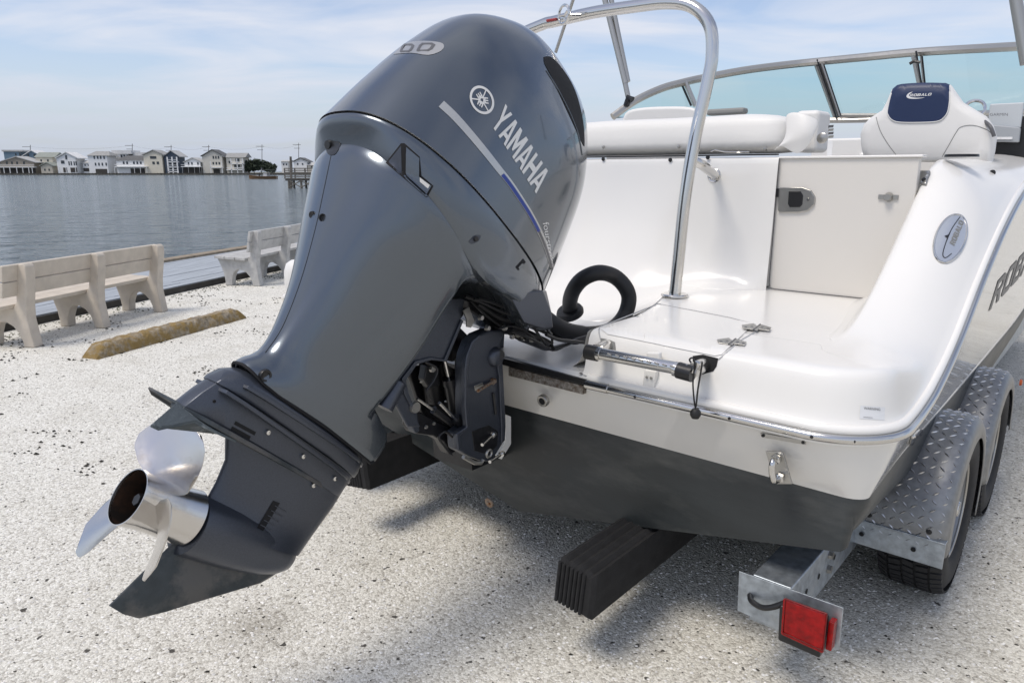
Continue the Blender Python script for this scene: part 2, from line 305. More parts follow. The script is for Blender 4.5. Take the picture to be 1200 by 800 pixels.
def tube(pts, r, n_=12, sm=0, closed=False, caps=True, sx_=1.0):
    P = smooth(pts, sm, closed) if sm else [Vector(p) for p in pts]
    rs = r if isinstance(r, (list, tuple)) else [r] * len(P)
    if len(rs) != len(P): rs = [rs[0] + (rs[-1] - rs[0]) * i / (len(P) - 1) for i in range(len(P))]
    V, Fc = [], []; m = len(P); nrm = None
    for i, p in enumerate(P):
        if closed: d = (P[(i + 1) % m] - P[i - 1])
        else: d = P[min(i + 1, m - 1)] - P[max(i - 1, 0)]
        if d.length < 1e-9: d = Vector((0, 0, 1))
        d.normalize()
        if nrm is None:
            nrm = d.orthogonal().normalized()
        nrm = (nrm - d * nrm.dot(d))
        if nrm.length < 1e-6: nrm = d.orthogonal()
        nrm.normalize(); bn = d.cross(nrm)
        for j in range(n_):
            a = 2 * math.pi * j / n_; V.append(tuple(p + (nrm * math.cos(a) + bn * math.sin(a) * sx_) * rs[i]))
    for i in range(m if closed else m - 1):
        for j in range(n_):
            a, b_ = i * n_ + j, i * n_ + (j + 1) % n_; c, d = ((i + 1) % m) * n_ + (j + 1) % n_, ((i + 1) % m) * n_ + j
            Fc.append((a, b_, c, d))
    if caps and not closed: Fc += [tuple(range(n_)), tuple(range(m * n_ - 1, (m - 1) * n_ - 1, -1))]
    return V, Fc
def loft(rings, closed=True, caps=True):
    n_ = len(rings[0]); V = [tuple(p) for r_ in rings for p in r_]; Fc = []
    for i in range(len(rings) - 1):
        for j in range(n_ if closed else n_ - 1):
            Fc.append((i * n_ + j, i * n_ + (j + 1) % n_, (i + 1) * n_ + (j + 1) % n_, (i + 1) * n_ + j))
    if caps and closed: Fc += [tuple(range(n_)), tuple(range(len(V) - 1, len(V) - n_ - 1, -1))]
    return V, Fc
def lathe(prof, org, ax, n_=32, caps=True):  # prof = (radius, distance along ax)
    ax = Vector(ax).normalized(); e = ax.orthogonal().normalized(); g = ax.cross(e); org = Vector(org)
    return loft([[org + ax * h + (e * math.cos(2 * math.pi * j / n_) + g * math.sin(2 * math.pi * j / n_)) * r_ for j in range(n_)] for r_, h in prof], True, caps)
def torus(c, ax, R_, r_, n_=40, m_=10):
    ax = Vector(ax).normalized(); e = ax.orthogonal().normalized(); g = ax.cross(e); c = Vector(c)
    return tube([c + (e * math.cos(2 * math.pi * j / n_) + g * math.sin(2 * math.pi * j / n_)) * R_ for j in range(n_)], r_, m_, closed=True)
def segline(pts, step=4.0):
    out = []
    for a, b_ in zip(pts[:-1], pts[1:]):
        k = max(1, int(math.hypot(b_[0] - a[0], b_[1] - a[1]) / step))
        for i in range(k): out.append((a[0] + (b_[0] - a[0]) * i / k, a[1] + (b_[1] - a[1]) * i / k))
    out.append(pts[-1]); return out
class Surface:                               # world-space surface of built parts, used to lay trim and decals on it
    def __init__(self, objs):
        V, P = [], []
        dg = bpy.context.evaluated_depsgraph_get()
        for o in objs:
            e = o.evaluated_get(dg); me = e.to_mesh(); M = cum(o); k = len(V)
            V += [M @ v.co for v in me.vertices]; P += [tuple(i + k for i in p.vertices) for p in me.polygons]; e.to_mesh_clear()
        self.t = BVHTree.FromPolygons(V, P)
    def hit(self, px, py, off=0.0):
        d = ray(px, py).normalized(); h = self.t.ray_cast(CAM, d)
        if h[0] is None: return None
        nn = h[1] if h[1].dot(d) < 0 else -h[1]
        return h[0] + nn * off
    def line(self, pts, off=0.0, step=4.0):
        return [q for q in (self.hit(x, y, off) for x, y in segline(pts, step)) if q is not None]
    def poly(self, pts, off=0.0008, cuts=0, step=5.0, th=0.0):
        """outline in photo pixels -> sheet lying on the surface"""
        bm = bmesh.new(); pts = segline(list(pts) + [pts[0]], step)[:-1]
        vs = [bm.verts.new((x, y, 0)) for x, y in pts]; bm.faces.new(vs)
        bmesh.ops.triangulate(bm, faces=bm.faces[:])
        for _ in range(4):
            es = [e for e in bm.edges if e.calc_length() > step * 1.6]
            if not es: break
            bmesh.ops.subdivide_edges(bm, edges=es, cuts=1); bmesh.ops.triangulate(bm, faces=[f for f in bm.faces if len(f.verts) > 3])
        V = []; ok = {}
        bm.verts.index_update()
        for v in bm.verts:
            q = self.hit(v.co.x, v.co.y, off)
            if q is not None: ok[v.index] = len(V); V.append(q)
        Fc = [tuple(ok[v.index] for v in f.verts) for f in bm.faces if all(v.index in ok for v in f.verts)]
        bm.free(); return V, Fc
def textgeo(s, shear=0.0, size=1.0):
    cu = bpy.data.curves.new('t', 'FONT'); cu.body = s; cu.size = size; cu.shear = shear; cu.resolution_u = 3
    o = bpy.data.objects.new('t', cu); COL.objects.link(o); dg = bpy.context.evaluated_depsgraph_get()
    e = o.evaluated_get(dg); me = e.to_mesh(); V = [v.co.copy() for v in me.vertices]; P = [tuple(p.vertices) for p in me.polygons]; e.to_mesh_clear()
    bpy.data.objects.remove(o); bpy.data.curves.remove(cu)
    x0 = min(v.x for v in V); x1 = max(v.x for v in V); y0 = min(v.y for v in V); y1 = max(v.y for v in V)
    return [((v.x - x0) / (x1 - x0), (v.y - y0) / (y1 - y0)) for v in V], P
def quadmap(q, s, t_):                       # q: bottom-left, bottom-right, top-right, top-left (any dimension)
    a, b_, c, d = [Vector(x) for x in q]; return a * (1 - s) * (1 - t_) + b_ * s * (1 - t_) + c * s * t_ + d * (1 - s) * t_
LET = {'Y': [[(0, 1), (.26, 1), (.5, .62), (.74, 1), (1, 1), (.62, .42), (.62, 0), (.38, 0), (.38, .42)]],
       'A': [[(.36, 1), (.64, 1), (1, 0), (.76, 0), (.69, .2), (.31, .2), (.24, 0), (0, 0)], [(.5, .78), (.36, .36), (.64, .36)]],
       'M': [[(0, 0), (0, 1), (.26, 1), (.5, .5), (.74, 1), (1, 1), (1, 0), (.78, 0), (.78, .62), (.56, .16), (.44, .16), (.22, .62), (.22, 0)]],
       'H': [[(0, 0), (0, 1), (.26, 1), (.26, .62), (.74, .62), (.74, 1), (1, 1), (1, 0), (.74, 0), (.74, .4), (.26, .4), (.26, 0)]],
       'R': [[(0, 0), (0, 1), (.72, 1), (.95, .88), (.95, .55), (.75, .43), (1, 0), (.7, 0), (.5, .38), (.26, .38), (.26, 0)], [(.26, .8), (.66, .8), (.7, .72), (.7, .64), (.62, .57), (.26, .57)]],
       'O': [[(.14, 0), (0, .14), (0, .86), (.14, 1), (.86, 1), (1, .86), (1, .14), (.86, 0)], [(.26, .22), (.74, .22), (.74, .78), (.26, .78)]],
       'B': [[(0, 0), (0, 1), (.76, 1), (.95, .88), (.95, .62), (.86, .52), (1, .4), (1, .12), (.84, 0)], [(.26, .8), (.68, .8), (.68, .6), (.26, .6)], [(.26, .42), (.72, .42), (.72, .2), (.26, .2)]],
       'L': [[(0, 0), (0, 1), (.28, 1), (.28, .22), (1, .22), (1, 0)]]}
LETW = {'M': 1.15, 'L': .8}
def word(s, gap=0.16):
    """list of (polygons) laid out in the unit square"""
    tot = sum(LETW.get(c, 1) for c in s) + gap * (len(s) - 1); x = 0; out = []
    for c in s:
        w_ = LETW.get(c, 1); polys = [[((x + p[0] * w_) / tot, p[1]) for p in pl] for pl in LET[c]]; x += w_ + gap
        tri = tessellate_polygon([[Vector((p[0], p[1], 0)) for p in pl] for pl in polys]); flat_ = [p for pl in polys for p in pl]
        out.append((flat_, [tuple(t__) for t__ in tri]))
    return out

# ================================================================== SETTING
WD = Vector((0.279, 0.960, 0)); WP = Vector((0.960, -0.279, 0)); W0 = Vector((-4.89, 6.73, 0))   # boardwalk edge
WK = mat4(WP, WD, Z, W0)                     # x: away from the water, y: along the boardwalk
GZ = 0.0

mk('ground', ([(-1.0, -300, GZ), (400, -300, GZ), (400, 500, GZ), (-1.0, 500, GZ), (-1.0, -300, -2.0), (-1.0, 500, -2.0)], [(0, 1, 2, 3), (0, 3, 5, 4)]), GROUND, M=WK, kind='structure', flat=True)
mk('water', ([(-1.9, -2500, -0.75), (-1.9, 2500, -0.75), (-3500, 2500, -0.75), (-3500, -2500, -0.75)], [(0, 1, 2, 3)]), WATER, M=WK, kind='structure', flat=True)
mk('far_shore', box((-160, 412 + 60, -0.35), (700, 130, 1.2)), material('far_shore_ground', (0.20, 0.19, 0.15), 0.9, var=0.3, vscale=0.1), kind='structure')
# boardwalk: planks along its length
bw = thing('boardwalk', (W0.x, W0.y, 0), None, None, kind='structure')
ROW = [(-1.92 + i * 0.148) for i in range(13)]
pm = None
for i, x in enumerate(ROW):
    y = -5.0 - random.random() * 2.5
    while y < 15:
        yy_ = min(y + 2.5, 16)
        dz = random.uniform(-.003, .003)
        if pm is None or True:
            g = box((x + .072, (y + yy_) / 2, 0.065 + dz), (0.139, yy_ - y - .006, 0.04))
            o = mk('plank', g, PLANKM, bw, WK, flat=True)
        y = yy_
mk('joist_frame', [box((-1.0, 5, -0.01), (1.9, 22, 0.1))], TIMBER, bw, WK, flat=True)
mk('edge_board', box((0.018, 5, 0.035), (0.03, 22, 0.075)), TIMBER, bw, WK, flat=True)
mk('walkway_beyond', box((-0.95, 45, 0.065), (1.9, 57, 0.04)), PLANKM, bw, WK, flat=True, kind='stuff')
mk('bulkhead', [box((-1.99, 20, -0.4), (0.12, 80, 0.98)), box((-2.0, 20, 0.10), (0.22, 80, 0.04))], CAPW, M=WK, kind='structure', flat=True)
# moss and seaweed bits, light shell chips
def bits(n_, fn, size, zz=0.004):
    V, Fc = [], []
    for _ in range(n_):
        x, y, s = fn(); k = len(V); m = random.choice((4, 5, 6)); a0 = random.random() * 6.28; el = random.uniform(.35, 1)
        for j in range(m):
            a = a0 + 6.283 * j / m; r_ = s * random.uniform(.5, 1.1); px_, py_ = r_ * math.cos(a), r_ * math.sin(a) * el
            V.append((x + px_, y + py_, zz * random.uniform(.2, 1)))
        V.append((x, y, s * random.uniform(.2, .5) + zz)); Fc += [(k + j, k + (j + 1) % m, k + m) for j in range(m)]
    return V, Fc
random.seed(11)
def f_edge():
    y = random.uniform(-5, 12); x = abs(random.gauss(0, .28)) + .06; return x, y, random.uniform(.006, .02)
mk('moss_strip', bits(1400, f_edge, 0), MOSS, M=WK, kind='stuff', label='olive green moss and debris along the boardwalk edge', cat='moss', flat=True)
clumps = [(random.uniform(.1, 3.6), random.uniform(-5.5, 9)) for _ in range(170)]
def f_weed():
    c = random.choice(clumps); return c[0] + random.gauss(0, .10), c[1] + random.gauss(0, .05), random.uniform(.005, .020)
mk('seaweed_litter', bits(2600, f_weed, 0), DEBRIS, M=WK, kind='stuff', label='dark dry seaweed scraps scattered over white shells near the benches', cat='seaweed', flat=True)
def f_peb():
    d = random.random() ** .6 * 7 + .9; a = random.uniform(-.75, .85); return d * math.sin(a), d * math.cos(a), random.uniform(.002, .0060) * (1.7 if random.random() < .10 else 1)
mk('dark_chips', bits(4200, f_peb, 0, .002), DEBRIS, kind='stuff', label='small dark stone chips lying on the crushed shell ground', cat='stone chips', flat=True)
def f_sh():
    d = random.random() ** .7 * 4.5 + .8; a = random.uniform(-.8, .9); return d * math.sin(a), d * math.cos(a), random.uniform(.003, .009)
mk('shell_chips', bits(26000, f_sh, 0, .001), material('pale_shell_chip', (0.74, 0.725, 0.69), 0.8, var=0.35, vscale=40), kind='stuff', label='loose pale broken shell pieces covering the lot', cat='shell gravel', flat=True)

# ------------------------------------------------------------------ benches
def bench(org, heading, length, frames, m, label, group, seatm=None, overL=.25, overR=.1):
    d = Vector((math.sin(heading), math.cos(heading), 0)); p = Vector((-d.y, d.x, 0))      # p points to the water
    M = mat4(d, p, Z, Vector(org)); t_ = thing('park_bench', org, label, 'bench', group, rot=0)
    prof = [(-.02, 0), (.09, 0), (.095, .05), (.12, .12), (.17, .18), (.235, .215), (.30, .215), (.345, .18), (.38, .10), (.39, 0), (.49, 0), (.485, .06), (.50, .16), (.53, .26), (.575, .365), (.52, .375), (.14, .345), (.10, .40), (.035, .70), (.015, .73), (-.03, .735), (-.055, .71), (-.05, .62), (.0, .36), (.01, .25), (-.005, .12)]
    for x in frames:
        mk('support_frame', prism([(x - .05, y, z) for y, z in prof], (.1, 0, 0)), m, t_, M, bevel=.012)
    x0, x1 = frames[0] - overL, frames[-1] + overR
    for x in frames:
        for z in (.50, .64): mk('bench_bolt', lathe([(0, .004), (.008, .003), (.010, 0)], (x, .02 - (z - .5) * .2, z), (0, -1, 0), 8), STAIN, t_, M)
    def board(nm, y, z, w_, th, ang):
        for a, b_ in ((x0, x1),):
            c, s_ = math.cos(ang), math.sin(ang)
            q = [(a, y + u * c - v * s_, z + u * s_ + v * c) for u, v in ((0, 0), (w_, 0), (w_, th), (0, th))]
            mk(nm, prism(q, (b_ - a, 0, 0)), seatm or m, t_, M, bevel=.006)
    for k in range(3): board('seat_slat', .135 + k * .15, .345 + k * .008, .140, .035, R(4))
    board('back_slat', .103, .462, .130, .035, R(101)); board('back_slat', .077, .5985, .137, .035, R(101))
    return t_
b1h = math.atan2(.35, 1.62)
bench((-4.16, 6.14, 0), b1h, 2, (0, .81, 1.655), BENCHM, 'nearer beige slatted bench with three visible supports, behind the yellowed wheel stop', 'park benches along the boardwalk', overL=.20, overR=.03)
bench((-3.36, 9.56, 0), b1h - .03, 2, (0, .83, 1.66), BENCHG, 'farther pale grey slatted bench, partly hidden by the outboard motor', 'park benches along the boardwalk', overL=.12)

# wheel stop
ws0 = Vector((-3.46, 5.72, 0)); ws1 = Vector((-2.86, 7.42, 0)); wd = (ws1 - ws0).normalized(); wp = Vector((wd.y, -wd.x, 0)); L = (ws1 - ws0).length
WSM = mat4(wp, wd, Z, ws0); rings = []
for k in range(41):
    y = L * k / 40; e = min(1, y / .10, (L - y) / .10); e = .25 + .75 * max(0, e) ** .7; h = .115 * e
    j = lambda s_: random.uniform(-s_, s_) * 2.2
    nick = .02 if 26 < k < 30 else 0
    rings.append([(-.09 + j(.003), y, 0), (-.085 + j(.004), y, h * .5), (-.06 + j(.004), y, h * .93), (-.035, y + j(.004), h + j(.004)), (.03, y, h + j(.004)), (.055 + j(.004) - nick, y, h * .93 - nick), (.08 + j(.004) - nick, y, h * .5), (.09 - nick * .5, y, 0)])
o = mk('wheel_stop', loft(rings), STOPM, M=WSM, label='mustard stained concrete wheel stop lying on white shells', cat='wheel stop', ang=R(60))
# white plastic float half hidden behind the motor
FBM = mat4(Vector((1, 0, 0)), Vector((0, 1, 0)), Z, Vector((-2.56, 8.55, 0)))
fb = thing('dock_fender', (-2.56, 8.55, 0), 'white rounded plastic block on the ground, half hidden behind the motor', 'dock fender')
mk('body', lathe([(.10, .06), (.14, .08), (.155, .2), (.15, .34), (.12, .43), (.06, .47), (.0, .475)], (0, 0, 0), (0, 0, 1), 28), VINYL, fb, FBM)
mk('foot', lathe([(.18, .015), (.19, .03), (.185, .055), (.10, .07)], (0, 0, 0), (0, 0, 1), 28), VINYL, fb, FBM)

# ------------------------------------------------------------------ the far shore
YF = 400.0
HW = {k: material('siding_' + k, c, .7, var=.04, vscale=.6) for k, c in dict(white=(.80, .80, .79), cream=(.68, .63, .52), beige=(.60, .57, .50), blue=(.14, .21, .27), navy=(.06, .08, .11), brown=(.27, .24, .20), sand=(.52, .48, .40), tan=(.40, .30, .22)).items()}
RF = {k: material('roof_' + k, c, .85, var=.12, vscale=.8) for k, c in dict(grey=(.30, .30, .29), dark=(.11, .11, .11), green=(.26, .28, .25), pale=(.42, .42, .41), white=(.66, .66, .65)).items()}
WIN = material('far_window_glass', (.04, .05, .06), .15); SHADE = material('opening_shade', (.06, .055, .05), .9); TRIM = HW['white']
def P3(px, py, dy=0.0): p = onplane(px, py, Vector((0, 1, 0)), YF + dy); return (p.x, YF + dy, p.z)
def block(px0, px1, py0, py1, dy0=0, dy1=9):
    x0, _, z1 = P3(px0, py0); x1, _, z0 = P3(px1, py1); return box(((x0 + x1) / 2, YF + (dy0 + dy1) / 2, (z0 + z1) / 2), (x1 - x0, dy1 - dy0, z1 - z0))
def house(label, x0, x1, ye, roof, yr, wall, rc, wins=(), opens=(), decks=(), posts=(), base=206, dy=0, win_m=None, group=None, over=1.2):
    cx_ = (P3(x0, base)[0] + P3(x1, base)[0]) / 2
    h = thing('house', (cx_, YF + dy, 0), label, 'house')
    g = block(x0, x1, ye, base, dy, dy + 9); mk('wall', g, HW[wall], h, flat=True)
    a, b_ = P3(x0 - over, ye), P3(x1 + over, ye); zr = P3(x0, yr)[2]; ze = a[2]; xm = (a[0] + b_[0]) / 2; y0, y1 = YF + dy - .6, YF + dy + 9.6; ym = (y0 + y1) / 2
    if roof == 'gable':      # ridge runs away from the water
        mk('roof', prism([(a[0], y0, ze), (xm, y0, zr), (b_[0], y0, ze), (b_[0], y0, ze + .35), (xm, y0, zr + .45), (a[0], y0, ze + .35)], (0, y1 - y0, 0)), RF[rc], h, flat=True)
        mk('gable_wall', prism([(a[0] + .5, y0 + .7, ze), (xm, y0 + .7, zr), (b_[0] - .5, y0 + .7, ze)], (0, .3, 0)), HW[wall], h, flat=True)
    elif roof == 'hip':
        i_ = (b_[0] - a[0]) * .22
        mk('roof', ([(a[0], y0, ze), (b_[0], y0, ze), (b_[0], y1, ze), (a[0], y1, ze), (a[0] + i_, ym, zr), (b_[0] - i_, ym, zr)], [(0, 1, 5, 4), (1, 2, 5), (2, 3, 4, 5), (3, 0, 4), (0, 3, 2, 1)]), RF[rc], h, flat=True)
    elif roof == 'side':
        mk('roof', prism([(a[0], y0, ze), (a[0], ym, zr), (a[0], y1, ze)], (b_[0] - a[0], 0, 0)), RF[rc], h, flat=True)
    else:
        mk('roof', box((xm, ym, (ze + zr) / 2), (b_[0] - a[0], y1 - y0, max(.3, zr - ze))), RF[rc], h, flat=True)
    for q in wins: mk('window', block(q[0] - q[2] / 2, q[0] + q[2] / 2, q[1] - q[3] / 2, q[1] + q[3] / 2, dy - .12, dy + .2), WIN, h, flat=True)
    for q in opens: mk('dark_opening', block(q[0], q[1], q[2], q[3], dy - .15, dy + .3), SHADE, h, flat=True)  # dark block, stands for the shade in an open ground floor
    for q in decks:
        mk('deck', block(q[0], q[1], q[2], q[2] + .9, dy - 2.2, dy), TRIM, h, flat=True)
        mk('railing', block(q[0], q[1], q[2] - 2.1, q[2] - 1.6, dy - 2.25, dy - 2.1), TRIM, h, flat=True)
    for q in posts: mk('post', block(q[0] - .45, q[0] + .45, q[1], q[2] if len(q) > 2 else base, dy - 2.2, dy - 1.9), TRIM, h, flat=True)
    return h
W = lambda xs, y, w_, h_: [(x, y, w_, h_) for x in xs]
house('blue house with pale flat roof at the far left edge of the view', -14, 9, 177, 'flat', 175, 'blue', 'pale', W((1, 6), 180.5, 2, 3), dy=12)
house('blue gabled house with white trim, just right of the leftmost blue house', 10, 32, 183, 'gable', 176, 'blue', 'white', W((16, 23.5), 181.5, 2.4, 3), dy=12)
house('low brown gabled house over a dark open deck at far left', -2, 42, 191, 'gable', 184, 'brown', 'pale', W((8, 14, 20, 28), 191, 2.2, 3), opens=[(0, 42, 196.5, 203.5)], posts=[(x, 196) for x in (1, 8, 15, 23, 30, 37, 41)], decks=[(-1, 43, 195.5)])
house('cream house with low grey-green roof left of the white gabled one', 33, 56, 184, 'side', 178, 'cream', 'green', W((40, 48), 188, 2, 2.5), dy=6)
house('small shed-like cottage with tan walls beside the white gabled house', 49, 64, 195, 'gable', 191, 'sand', 'green', W((54, 59), 199, 1.8, 2.4), dy=-1)
house('white gabled house with square porch pillars and a dark oval-framed window', 66, 91, 186, 'gable', 179, 'white', 'white', [(77.5, 184.5, 2.6, 5), (73.5, 190, 4.5, 3.6)] + W((81, 83.6, 87, 89.3), 191.5, 1.9, 4.6), opens=[(74, 79, 196.5, 202), (82.5, 90.5, 196.5, 202)], posts=[(73, 196), (80.5, 196), (91.5, 196)])
house('low white cottage with orange-tan porch left of the grey-roofed house', 93, 103, 191, 'side', 187.5, 'white', 'pale', W((96, 100), 193.5, 1.6, 2), opens=[(94, 102, 197, 201)], dy=3)
house('white house with grey hip roof and two rows of small windows', 102.5, 128, 182.5, 'hip', 177, 'white', 'grey', W((110.5, 114.5, 118, 122), 184.5, 2, 3.6) + W((112, 116, 120, 124.5), 192.5, 2, 3.4), opens=[(112, 126, 198, 203)])
house('taller white flat-topped house behind the grey hip roof', 121, 142, 180, 'flat', 175.5, 'white', 'white', W((131, 134.4, 138, 141), 182.5, 2.6, 3), dy=10)
house('white house with dark hip roof and a long balcony', 136, 175, 188, 'hip', 182.3, 'white', 'dark', W((145, 149, 157, 161, 165, 170), 191, 2.3, 3), opens=[(153, 174, 197.5, 203)], decks=[(136, 175, 195)], posts=[(x, 195) for x in (137, 160, 167, 174.5)])
house('white upper storey house behind the long balcony house', 144, 167, 182, 'flat', 178, 'white', 'white', W((150, 156, 162), 180, 1.8, 2), dy=12)
house('cream three storey house with a pair of small gables', 169, 193, 182, 'gable', 176.5, 'cream', 'grey', [(180.5, 184.6, 7.5, 3)] + W((181, 186), 191, 3, 3), dy=-1)
house('narrow dark house with white gambrel gable and stacked balconies', 192, 210, 184, 'gable', 177, 'navy', 'pale', W((201.5, 206.5), 186, 2.6, 3) + [(204, 193, 9, 3), (204, 198.5, 9, 2.4)], decks=[(199, 210, 189.5), (199, 210, 195.5), (199, 210, 201)], posts=[(199, 184), (204.5, 184), (210, 184)])
house('low white gabled cottage over dark pilings', 216, 236, 190.5, 'gable', 185.5, 'white', 'pale', W((221, 225, 232), 192, 2, 3.4), opens=[(215, 236, 195.5, 203.5)], decks=[(214, 237, 195)], posts=[(x, 196) for x in (216, 223, 230, 236)])
house('tall beige gabled house with three top windows and white porch', 236.5, 262, 183.5, 'gable', 176, 'beige', 'dark', W((250, 253, 256), 184.5, 1.9, 3.2) + W((250, 253.6, 257), 191.5, 2, 3), opens=[(250, 258, 198, 203.5)], decks=[(248, 262.5, 196)], posts=[(249, 189), (262, 189)])
house('white house with grey roof and wide glazed balcony left of the trees', 264, 286, 184.5, 'side', 179, 'beige', 'grey', [(277.5, 188, 5, 4.4), (277, 194.5, 7, 3)] + W((268,), 190, 2, 3), decks=[(271, 286, 191.5), (266, 286, 198.5)], posts=[(272, 186), (279, 186), (285.5, 186)], dy=1)
house('small white house right of the shoreline trees', 320, 329, 189, 'side', 187, 'white', 'pale', W((323, 326.5), 192.5, 1.6, 2), dy=14)
house('white house with dark roof slope behind the pier', 335, 352, 189.5, 'gable', 185, 'white', 'dark', W((340, 346), 192, 1.8, 2.2), dy=14)
house('low pale house with grey roof at the right end of the far shore', 352, 368, 193.5, 'side', 190, 'beige', 'pale', W((357,), 195.5, 1.6, 2), dy=14)
mk('seawall', [block(-60, 420, 203.3, 206.3, -3.2, -2.6), block(-60, 420, 203.0, 203.4, -3.3, -2.2)] + [block(x, x + .5, 202.6, 206.3, -3.5, -3.2) for x in range(-60, 420, 4)], material('seawall_timber', (.13, .12, .10), .9, var=.3, vscale=.5), label='low dark timber seawall running below the far houses', cat='seawall', flat=True)
# shoreline tree clump
def crown(n_, ex, c, leaf=.5):
    V, Fc = [], []
    lob = [(random.uniform(-1, 1), random.uniform(-.6, .6), random.uniform(-.3, .9), random.uniform(.35, .6)) for _ in range(16)]
    for _ in range(n_):
        q = random.choice(lob); v = Vector([random.gauss(0, 1) for _ in range(3)]).normalized() * q[3] * random.uniform(.7, 1)
        p = Vector((c[0] + (q[0] + v.x) * ex[0], c[1] + (q[1] + v.y) * ex[1], c[2] + (q[2] + v.z) * ex[2])); k = len(V)
        for j in range(3): V.append(tuple(p + Vector([random.gauss(0, leaf) for _ in range(3)])))
        Fc.append((k, k + 1, k + 2))
    return V, Fc
LEAF = material('dark_evergreen_leaf', (.045, .06, .035), .8, var=.5, vscale=.8)
BARK = material('grey_bark', (.10, .08, .06), .9)
for px_, w_, top, lb in ((291, 2.2, 190, 'leftmost dark evergreen of the shoreline clump beside the grey-roofed house'), (298, 3.0, 188.5, 'rounded dark evergreen second from the left in the shoreline clump'), (306, 3.2, 188.5, 'broad dark evergreen in the middle of the shoreline clump'), (314, 2.8, 190, 'dark evergreen toward the right of the shoreline clump'), (319.5, 1.8, 193, 'lowest dark evergreen at the right end of the shoreline clump')):
    b0 = P3(px_, 204, 3); b1 = P3(px_, top, 3); h_ = b1[2] - b0[2]
    t_ = thing('evergreen_tree', (b0[0], YF + 3, b0[2]), lb, 'tree', 'shoreline trees')
    mk('trunk', tube([b0, (b0[0] + .2, b0[1], b0[2] + h_ * .6)], [.25, .12], 6), BARK, t_)
    mk('crown', crown(900, (w_ * .85, 2, h_ * .42), (b0[0], YF + 3, b0[2] + h_ * .52)), LEAF, t_, flat=True)
# utility poles and wires
POLE = material('pole_timber', (.10, .09, .08), .9)
tops = []
for px_, y0_, lb in ((35.5, 170, 'utility pole rising behind the cream house at far left'), (155, 168.5, 'utility pole behind the white upper storey house'), (200.5, 170, 'utility pole above the narrow dark gambrel house'), (244.5, 170, 'utility pole above the tall beige gabled house'), (307, 169.5, 'utility pole standing behind the shoreline trees'), (350, 167.5, 'tall utility pole nearest the outboard motor, above the pier')):
    p0 = P3(px_, 204, 30); p1 = P3(px_, y0_, 30); s_ = 1
    t_ = thing('utility_pole', (p0[0], p0[1], p0[2]), lb, 'utility pole', 'utility poles on the far shore')
    mk('pole', tube([p0, p1], [.22, .15], 6), POLE, t_)
    for k, dz in enumerate((1.0, 3.0)): mk('crossarm', box((p0[0], p0[1], p1[2] - dz), (4.6 if k == 0 else 3.4, .2, .22)), POLE, t_, flat=True)
    tops.append(p1)
WLB = ('from the leftmost pole across the white gabled house', 'above the cream house with paired gables', 'between the dark gambrel house and the tall beige house', 'above the glazed balcony house and the shoreline trees', 'from the trees to the pole above the pier')
for a, b_ in zip(tops[:-1], tops[1:]):
    for dz in (1.0,):
        pts = [Vector(a).lerp(Vector(b_), k / 8) - Vector((0, 0, dz + 1.6 * (1 - (2 * k / 8 - 1) ** 2))) for k in range(9)]
        mk('overhead_wire', tube(pts, .035, 4), POLE, label='thin overhead wire ' + WLB[tops.index(a)], cat='wire', group='overhead wires on the far shore')
# pier
YP = 95.0
def Q(px, py): p = onplane(px, py, Vector((0, 1, 0)), YP); return p
PW = material('weathered_pier_timber', (.16, .145, .125), .9, var=.3, vscale=2)
pr = thing('timber_pier', (Q(345, 222).x, YP, -.75), 'weathered timber pier with railing reaching in behind the motor', 'pier')
zt = Q(340, 209.3).z; x0, x1 = Q(334, 209).x, Q(430, 209).x
for k in range(60):
    xx_ = x0 + (x1 - x0) * k / 60; mk('deck_plank', box((xx_, YP + 1.2, zt), (.17, 2.6, .09)), PW, pr, flat=True)
mk('beam', [box(((x0 + x1) / 2, YP + .1, zt - .15), (x1 - x0, .15, .25)), box(((x0 + x1) / 2, YP + 2.3, zt - .15), (x1 - x0, .15, .25))], PW, pr, flat=True)
for px_ in (338, 352.5, 367):
    for yy_ in (.1, 2.3):
        x_ = Q(px_, 210).x; mk('piling', tube([(x_, YP + yy_, -1.5), (x_, YP + yy_, zt)], .15, 8), PW, pr)
for a, b_ in ((338, 352.5), (352.5, 367)):
    xa, xb = Q(a, 210).x, Q(b_, 210).x
    for (p_, q_) in ((xa, xb), (xb, xa)): mk('brace', tube([(p_, YP, zt - .25), (q_, YP, -.6)], .07, 6), PW, pr)
zr_ = Q(340, 197.5).z
for k in range(9):
    x_ = x0 + (x1 - x0) * k / 8; mk('rail_post', box((x_, YP, (zt + zr_) / 2), (.14, .14, zr_ - zt)), PW, pr, flat=True)
for f_ in (1, .8, .6, .4, .2): mk('rail_board', box(((x0 + x1) / 2, YP - .09, zt + (zr_ - zt) * f_), (x1 - x0, .04, .13)), PW, pr, flat=True)
pl = thing('mooring_pile', (Q(332.5, 210).x, YP + 3, -.75), 'single tall mooring pile at the open end of the pier', 'piling')
mk('pile', tube([(Q(332.5, 210).x, YP + 3, -1.2), (Q(332.3, 183).x, YP + 3, Q(332, 183).z)], [.17, .15], 8), PW, pl)
